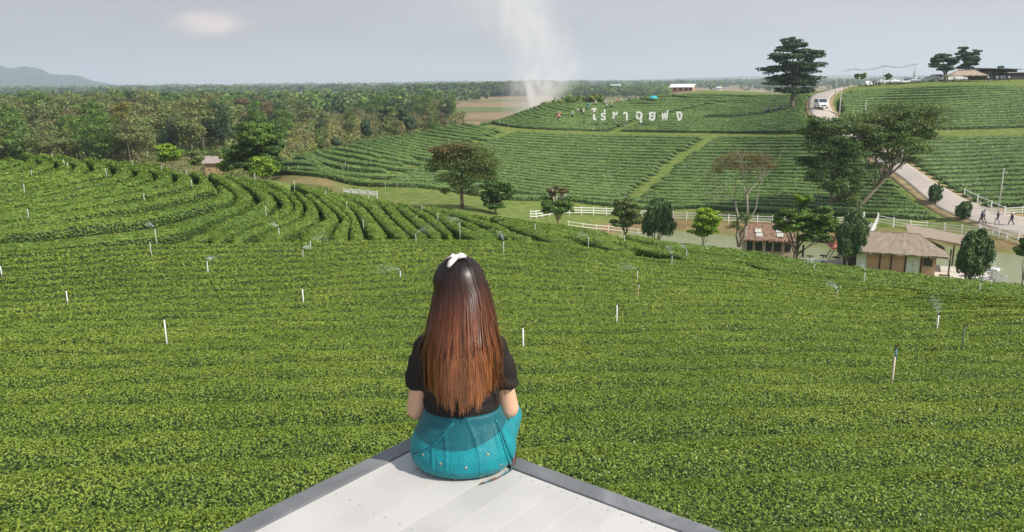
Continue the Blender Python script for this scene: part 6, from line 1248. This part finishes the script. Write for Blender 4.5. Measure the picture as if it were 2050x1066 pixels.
welt([(.138+.050*t, .190-.170*t) for t in sm_], .003, 'wrap_fold', skm, .003)
# loose end lying on the boards
tie = MB(); rings = []; path_ = [(.205, -.045, .055), (.200, -.075, .020), (.185, -.105, .006), (.165, -.130, .010), (.140, -.155, .005), (.115, -.175, .009), (.095, -.188, .005), (.078, -.197, .007)]
for i, q in enumerate(spline(np.array(path_), 4)):
    q = Vector(q)+Vector((.0, -.0, .0)); wd = .010+.004*math.sin(i*.8); sd = Vector((.6, .8, .25*math.sin(i*.7))).normalized(); rings.append([q-sd*wd, q+Vector((0, 0, .004)), q+sd*wd, q+Vector((0, 0, -.002))])
tie.loft(rings); tiem, nt, p = new_mat('printed_band'); tcx = nt.nodes.new('ShaderNodeTexCoord'); v_ = nt.nodes.new('ShaderNodeTexVoronoi'); v_.inputs['Scale'].default_value = 55; nt.links.new(tcx.outputs['Object'], v_.inputs[0]); r_ = nt.nodes.new('ShaderNodeValToRGB'); nt.links.new(v_.outputs['Color'], r_.inputs[0]); el = r_.color_ramp.elements; el[0].color = (.10, .05, .03, 1); el[1].color = (.32, .20, .10, 1); q = el.new(.5); q.color = (.02, .13, .17, 1); r_.color_ramp.interpolation = 'CONSTANT'; nt.links.new(r_.outputs[0], p.inputs['Base Color'])
tie.build('loose_tie', tiem, wo_, smooth=True)
# hair
hm_, nt, p = new_mat('copper_hair'); N = nt.nodes.new; L = nt.links.new
tcx = N('ShaderNodeTexCoord'); sp_ = N('ShaderNodeSeparateXYZ'); L(tcx.outputs['Object'], sp_.inputs[0]); at = N('ShaderNodeAttribute'); at.attribute_name = 'tint'
hgt = MA('ADD', sp_.outputs[2], MA('MULTIPLY', MA('SUBTRACT', at.outputs['Fac'], .5), .16)); t01 = N('ShaderNodeMapRange'); L(hgt, t01.inputs[0]); t01.inputs[1].default_value = .80; t01.inputs[2].default_value = .24
r_ = N('ShaderNodeValToRGB'); L(t01.outputs[0], r_.inputs[0]); el = r_.color_ramp.elements; el[0].position = .0; el[0].color = (.012, .007, .006, 1); el[1].position = 1; el[1].color = (.25, .10, .036, 1)
for ps, c in ((.12, (.026, .014, .010)), (.25, (.105, .034, .017)), (.45, (.175, .058, .022)), (.76, (.21, .078, .028))): q = el.new(ps); q.color = c+(1,)
vm = N('ShaderNodeVectorMath'); vm.operation = 'SCALE'; L(r_.outputs[0], vm.inputs[0]); L(MA('MULTIPLY_ADD', at.outputs['Fac'], 1.5, .35), vm.inputs['Scale']); L(vm.outputs[0], p.inputs['Base Color']); p.inputs['Roughness'].default_value = .38; p.inputs['Specular IOR Level'].default_value = .45
def hair_path(a, rad, zend, sway, n=22, lift=0.0):
    """a: angle round the head from behind (0 = straight back); returns n points root to tip"""
    out = []; sa, ca_ = math.sin(a), math.cos(a); endx = sa*(.150+.0*abs(sa))*rad
    for i in range(n):
        t = i/(n-1)
        if t < .30:
            q = t/.30; th = q*math.pi/2*.98; x_ = sa*.094*math.sin(th)*rad; y_ = -ca_*.108*math.sin(th)*rad*(1 if ca_ > 0 else .7); z_ = HD.z+.016+.112*math.cos(th)*rad; out.append(V3((x_, HD.y+y_+.002, z_)))
        else:
            q = (t-.30)/.70; zt = HD.z+.016+.112*math.cos(math.pi/2*.98); z_ = zt+(zend-zt)*q
            wgt = q; x_ = (sa*.094*(1-wgt)+sa*.142*wgt)*rad*(1+.08*math.sin(q*3.1))
            yb = HD.y-ca_*.108*rad*(1 if ca_ > 0 else .7); tgt = -.125-.02*ca_ if True else 0; tgt = -.128*max(.35, ca_+.25)-.0; y_ = yb*(1-min(1, q*1.6))+tgt*min(1, q*1.6)
            narrow = 1-.05*max(0, (q-.72)/.28)**1.5; x_ *= narrow
            out.append(V3((x_+sway*q*q+.008, y_+.004*math.sin(q*9+a*7), z_)))
    return out
rh = np.random.default_rng(21)
# opaque under-layer
rings = []; angs = np.linspace(-1.75, 1.75, 44)
colsP = [hair_path(a, .965, .365+.05*abs(math.sin(a)), 0, 26) for a in angs]
m = MB(); m.loft([[colsP[j][i] for j in range(44)] for i in range(26)], closed=False, cap=False)
inner = [[q+Vector((0, .025, 0)) for q in cp_] for cp_ in colsP]; m.loft([[inner[j][i] for j in range(44)] for i in range(26)], closed=False, cap=False)
m.ball(HD+V3((.004, -.004, .018)), (.091, .100, .104), 28, 18)
V = np.array([tuple(q) for q in m.v]); me = bpy.data.meshes.new('hair'); me.from_pydata(m.v, [], m.f); me.materials.append(hm_); at_ = me.attributes.new('tint', 'FLOAT', 'FACE'); at_.data.foreach_set('value', [.12]*len(m.f)); me.polygons.foreach_set('use_smooth', [True]*len(m.f)); ho = bpy.data.objects.new('hair', me); COL.objects.link(ho); ho.parent = wo_
# locks and single hairs
Vh = []; Qh = []; Th = []
NS_ = 5200
for k in range(NS_):
    a = rh.uniform(-1.8, 1.8); lock = math.floor(a*17+.8*math.sin(a*5)+.6*math.sin(a*23)); lr = np.random.default_rng(int(lock)+500); base_z = .312+.050*abs(math.sin(a))**1.5+lr.normal()*.017+(.015 if a > .6 else 0); sway_l = lr.normal()*.008
    ac = (lock+.5)/17; a_ = a
    zend = base_z+rh.normal()*.018; stray = rh.random() < .03
    rad = 1.0+rh.normal()*.012+.007*math.cos((a*17-lock-.5)*math.pi)+(.035*abs(rh.normal()) if stray else 0)
    pts_ = hair_path(a_, rad, zend+(rh.uniform(0, .1) if stray else 0), sway_l+(rh.normal()*.035 if stray else rh.normal()*.004), 20)
    tipx = math.sin(ac)*.15*.92; wdt = .0010+.0010*rh.random(); b0 = len(Vh); ph = rh.uniform(0, 6.28)
    for i, q in enumerate(pts_):
        t = i/19; conv = max(0, (t-.75)/.25)**2*.30
        x_ = q.x+(tipx+.008-q.x)*conv*(0 if stray else 1)+(.0012*math.sin(t*14+ph)+.0035*math.sin(t*4.2+ph*2.7))*min(1, t*2); out_d = Vector((math.sin(a), -max(.15, math.cos(a)), 0)).normalized(); sd = Vector((-out_d.y, out_d.x, 0)); ww = wdt*(1-.75*max(0, (t-.8)/.2))*(.5 if stray else 1)
        q2 = Vector((x_, q.y, q.z))+out_d*(.002+.003*math.sin(ph)); Vh.append(q2-sd*ww); Vh.append(q2+sd*ww)
    tn = float(np.clip(.42+.20*lr.normal()+.20*rh.normal(), .03, 1.2))
    for i in range(19): Qh.append((b0+2*i, b0+2*i+1, b0+2*i+3, b0+2*i+2)); Th.append(tn)
quads('hair_strands', np.array([tuple(q) for q in Vh]), np.array(Qh), hm_, tint=np.array(Th), parent=ho, smooth=np.ones(len(Qh), bool))
# loose hairs over the right shoulder
m = MB()
for k in range(14):
    x0 = .135+.01*rh.normal(); m.tube([V3((x0, -.10, .46)), V3((x0+.02+.01*rh.random(), -.105, .40)), V3((.17+.012*rh.normal(), -.085, .33+.04*rh.random())), V3((.180+.02*rh.normal(), -.07, .27+.05*rh.random()))], [.0007, .0007, .0006, .0003], 4, cap=False)
me_o = m.build('hair_strands', hm_, ho)
# bow on the crown
bowm = simple('bow_satin', (.80, .72, .68), .45, var=.04, scale=60); bowp = simple('bow_rim', (.75, .55, .42), .5)
bw = empty('hair_bow', PC+V3((-.008, HD.y-.035, HD.z+.128)), 'white satin bow clipped on top of the woman\'s head', 'hair bow')
def lobe(tip, w1, th, nm='loop', base=V3((0, 0, 0))):
    m = MB(); tip = V3(tip); d = tip-base; up = V3((0, -.45, 1)).normalized(); sd = d.cross(up).normalized(); rings = []
    for i in range(9):
        t = i/8; c = base+d*t+up*.010*math.sin(t*math.pi); w_ = w1*math.sin(math.pi*(.12+.76*t))**.7; rings.append([c-sd*w_, c-sd*w_*.5+up*th, c+up*th*1.3, c+sd*w_*.5+up*th, c+sd*w_, c+sd*w_*.5-up*th*.4, c-up*th*.5, c-sd*w_*.5-up*th*.4])
    m.loft(rings); return m.build(nm, bowm, bw, smooth=True)
lobe((.036, .012, .006), .017, .006); lobe((-.024, .004, .005), .014, .005); lobe((-.028, -.028, -.026), .0135, .004, 'tail'); lobe((.020, .03, .0), .014, .005, 'tail')
MB().ball((0, 0, .006), (.012, .010, .009), 12, 8).build('knot', bowm, bw, smooth=True)
MB().tube([(-.052, .030, -.008), (-.028, .018, .002), (0, .01, .004), (.034, .012, -.004), (.060, .012, -.028)], .0022, 6).build('hairband', bowp, bw, smooth=True)
print('woman done')
# ------------------------------------------------------------------ far hills, haze, smoke
hm = simple('far_hill_hazed_forest', (0.025, 0.055, 0.055), .95, var=.3, scale=.01)  # forest green pushed to blue, so distance haze is in the colour
def ridge(name, pts_, Y0, depth, seed):
    rng = np.random.default_rng(seed); px = np.linspace(pts_[0][0], pts_[-1][0], 120); py = np.interp(px, [a for a, b in pts_], [b for a, b in pts_])
    A = at_depth(px, py, np.full(120, Y0)); A[:, 2] += (np.convolve(rng.normal(size=130), np.ones(6)/6, 'valid')[:120])*Y0*.0012
    rows = []
    for t, hf in ((-1, 0), (-.7, .35), (-.35, .78), (0, 1), (.4, .8), (1, 0)):
        q = A.copy(); q[:, 1] += t*depth; q[:, 0] *= (Y0+t*depth)/Y0; q[:, 2] = -30+(A[:, 2]+30)*np.clip(hf+rng.normal(size=120)*.04*(0 < hf < 1), 0, 1.0); rows.append(q)
    V = np.stack(rows, 1); I, J = np.meshgrid(np.arange(119), np.arange(5), indexing='ij'); Q = np.stack([I*6+J, I*6+J+1, (I+1)*6+J+1, (I+1)*6+J], -1).reshape(-1, 4)
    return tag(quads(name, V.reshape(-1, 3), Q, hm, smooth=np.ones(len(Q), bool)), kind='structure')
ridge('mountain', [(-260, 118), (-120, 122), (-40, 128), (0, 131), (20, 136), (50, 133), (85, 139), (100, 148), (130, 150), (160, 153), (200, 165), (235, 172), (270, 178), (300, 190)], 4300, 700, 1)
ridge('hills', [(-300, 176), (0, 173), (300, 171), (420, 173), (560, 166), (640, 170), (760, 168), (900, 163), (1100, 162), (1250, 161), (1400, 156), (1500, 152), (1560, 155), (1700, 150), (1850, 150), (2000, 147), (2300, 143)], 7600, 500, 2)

hz, nt, p = new_mat('haze_air'); nt.nodes.remove(p); v = nt.nodes.new('ShaderNodeVolumePrincipled'); v.inputs['Color'].default_value = (0.72, 0.82, 0.95, 1); v.inputs['Density'].default_value = 0.00019; v.inputs['Anisotropy'].default_value = 0.1
nt.links.new(v.outputs[0], nt.nodes['Material Output'].inputs['Volume'])
hb = MB().box(-9900, 9900, -9900, 9900, -60, 190).build('haze', hz); tag(hb, 'pale smoky haze filling the whole valley air', 'haze', kind='stuff')

# smoke plume from the burning field
sp0 = spot(1075, 225, 345); path = [(1058, 236, 130), (1074, 200, 125), (1088, 170, 110), (1092, 140, 110), (1084, 110, 125), (1062, 80, 150), (1040, 45, 180), (1015, 5, 210), (985, -50, 240), (945, -120, 270)]
rings = []; k = sp0.y/F; NS = 20; cpts = []
for i, (x, y, wpx) in enumerate(spline(np.array(path, float), 5)):
    c = at_depth(x, y, sp0.y); cpts.append((*c, wpx*k*.5))
    rings.append([(c[0]+math.cos(2*math.pi*j/NS)*wpx*k*1.8, c[1]+math.sin(2*math.pi*j/NS)*wpx*k*1.4, c[2]) for j in range(NS)])
sm, nt, p = new_mat('smoke_cloud'); nt.nodes.remove(p); N = nt.nodes.new; L = nt.links.new
v = N('ShaderNodeVolumePrincipled'); v.inputs['Color'].default_value = (1, 1, 1, 1); v.inputs['Anisotropy'].default_value = 0
g = N('ShaderNodeNewGeometry'); n = N('ShaderNodeTexNoise'); n.inputs['Scale'].default_value = .085; n.inputs['Detail'].default_value = 4; n.inputs['Distortion'].default_value = .8
mpn = N('ShaderNodeMapping'); mpn.inputs['Scale'].default_value = (1, 1, .55); L(g.outputs['Position'], mpn.inputs[0]); L(mpn.outputs[0], n.inputs[0])
mr = N('ShaderNodeMapRange'); L(n.outputs[0], mr.inputs[0]); mr.inputs[1].default_value = .36; mr.inputs[2].default_value = .62; mr.inputs[3].default_value = 0; mr.inputs[4].default_value = 1
# distance from the leaning axis of the plume, growing with height
s3 = N('ShaderNodeSeparateXYZ'); L(g.outputs['Position'], s3.inputs[0])
cp = np.array(cpts); zmin, zmax = cp[0, 2], cp[-1, 2]
tt_ = N('ShaderNodeMapRange'); L(s3.outputs[2], tt_.inputs[0]); tt_.inputs[1].default_value = zmin; tt_.inputs[2].default_value = zmax
fcx = N('ShaderNodeFloatCurve'); L(tt_.outputs[0], fcx.inputs[1]); cv = fcx.mapping.curves[0]
xa, xb = cp[:, 0].min()-1, cp[:, 0].max()+1
def set_curve(cv, pts_):
    while len(cv.points) > 2: cv.points.remove(cv.points[1])
    cv.points[0].location = pts_[0]; cv.points[1].location = pts_[-1]
    for q in pts_[1:-1]: cv.points.new(*q)
sel = np.linspace(0, len(cp)-1, 9).astype(int)
set_curve(cv, [((cp[i, 2]-zmin)/(zmax-zmin), (cp[i, 0]-xa)/(xb-xa)) for i in sel]); fcx.mapping.update()
xm = N('ShaderNodeMapRange'); L(fcx.outputs[0], xm.inputs[0]); xm.inputs[3].default_value = xa; xm.inputs[4].default_value = xb
nw = N('ShaderNodeTexNoise'); nw.inputs['Scale'].default_value = .045; nw.inputs['Detail'].default_value = 5; nw.inputs['Roughness'].default_value = .6; L(g.outputs['Position'], nw.inputs[0])
wob_ = N('ShaderNodeMath'); wob_.operation = 'MULTIPLY_ADD'; L(nw.outputs[0], wob_.inputs[0]); wob_.inputs[1].default_value = 26; wob_.inputs[2].default_value = -13
xs_ = N('ShaderNodeMath'); xs_.operation = 'ADD'; L(s3.outputs[0], xs_.inputs[0]); L(wob_.outputs[0], xs_.inputs[1])
dx = N('ShaderNodeMath'); dx.operation = 'SUBTRACT'; L(xs_.outputs[0], dx.inputs[0]); L(xm.outputs[0], dx.inputs[1])
dy = N('ShaderNodeMath'); dy.operation = 'SUBTRACT'; L(s3.outputs[1], dy.inputs[0]); dy.inputs[1].default_value = sp0.y
rd = N('ShaderNodeMapRange'); L(tt_.outputs[0], rd.inputs[0]); rd.inputs[3].default_value = cp[8, 3]*.95; rd.inputs[4].default_value = cp[-1, 3]*1.1
hx = N('ShaderNodeMath'); hx.operation = 'DIVIDE'; L(dx.outputs[0], hx.inputs[0]); L(rd.outputs[0], hx.inputs[1])
hy = N('ShaderNodeMath'); hy.operation = 'DIVIDE'; L(dy.outputs[0], hy.inputs[0]); L(rd.outputs[0], hy.inputs[1])
cb = N('ShaderNodeCombineXYZ'); L(hx.outputs[0], cb.inputs[0]); L(hy.outputs[0], cb.inputs[1]); le = N('ShaderNodeVectorMath'); le.operation = 'LENGTH'; L(cb.outputs[0], le.inputs[0])
fo = N('ShaderNodeMapRange'); fo.interpolation_type = 'SMOOTHSTEP'; L(le.outputs['Value'], fo.inputs[0]); fo.inputs[1].default_value = 1.0; fo.inputs[2].default_value = .1; fo.inputs[3].default_value = 0; fo.inputs[4].default_value = 1
hf = N('ShaderNodeFloatCurve'); L(tt_.outputs[0], hf.inputs[1]); set_curve(hf.mapping.curves[0], [(0, 0), (.05, .75), (.12, 1.0), (.25, .62), (.45, .30), (.7, .22), (1, .12)]); hf.mapping.update()
m1 = N('ShaderNodeMath'); m1.operation = 'MULTIPLY'; L(mr.outputs[0], m1.inputs[0]); L(fo.outputs[0], m1.inputs[1])
m2 = N('ShaderNodeMath'); m2.operation = 'MULTIPLY'; L(m1.outputs[0], m2.inputs[0]); L(hf.outputs[0], m2.inputs[1])
m3 = N('ShaderNodeMath'); m3.operation = 'MULTIPLY'; L(m2.outputs[0], m3.inputs[0]); m3.inputs[1].default_value = .20; L(m3.outputs[0], v.inputs['Density'])
L(v.outputs[0], nt.nodes['Material Output'].inputs['Volume'])
so_ = MB().loft(rings).build('smoke', sm); tag(so_, 'white smoke plume drifting up from a burning field', 'smoke', kind='stuff')
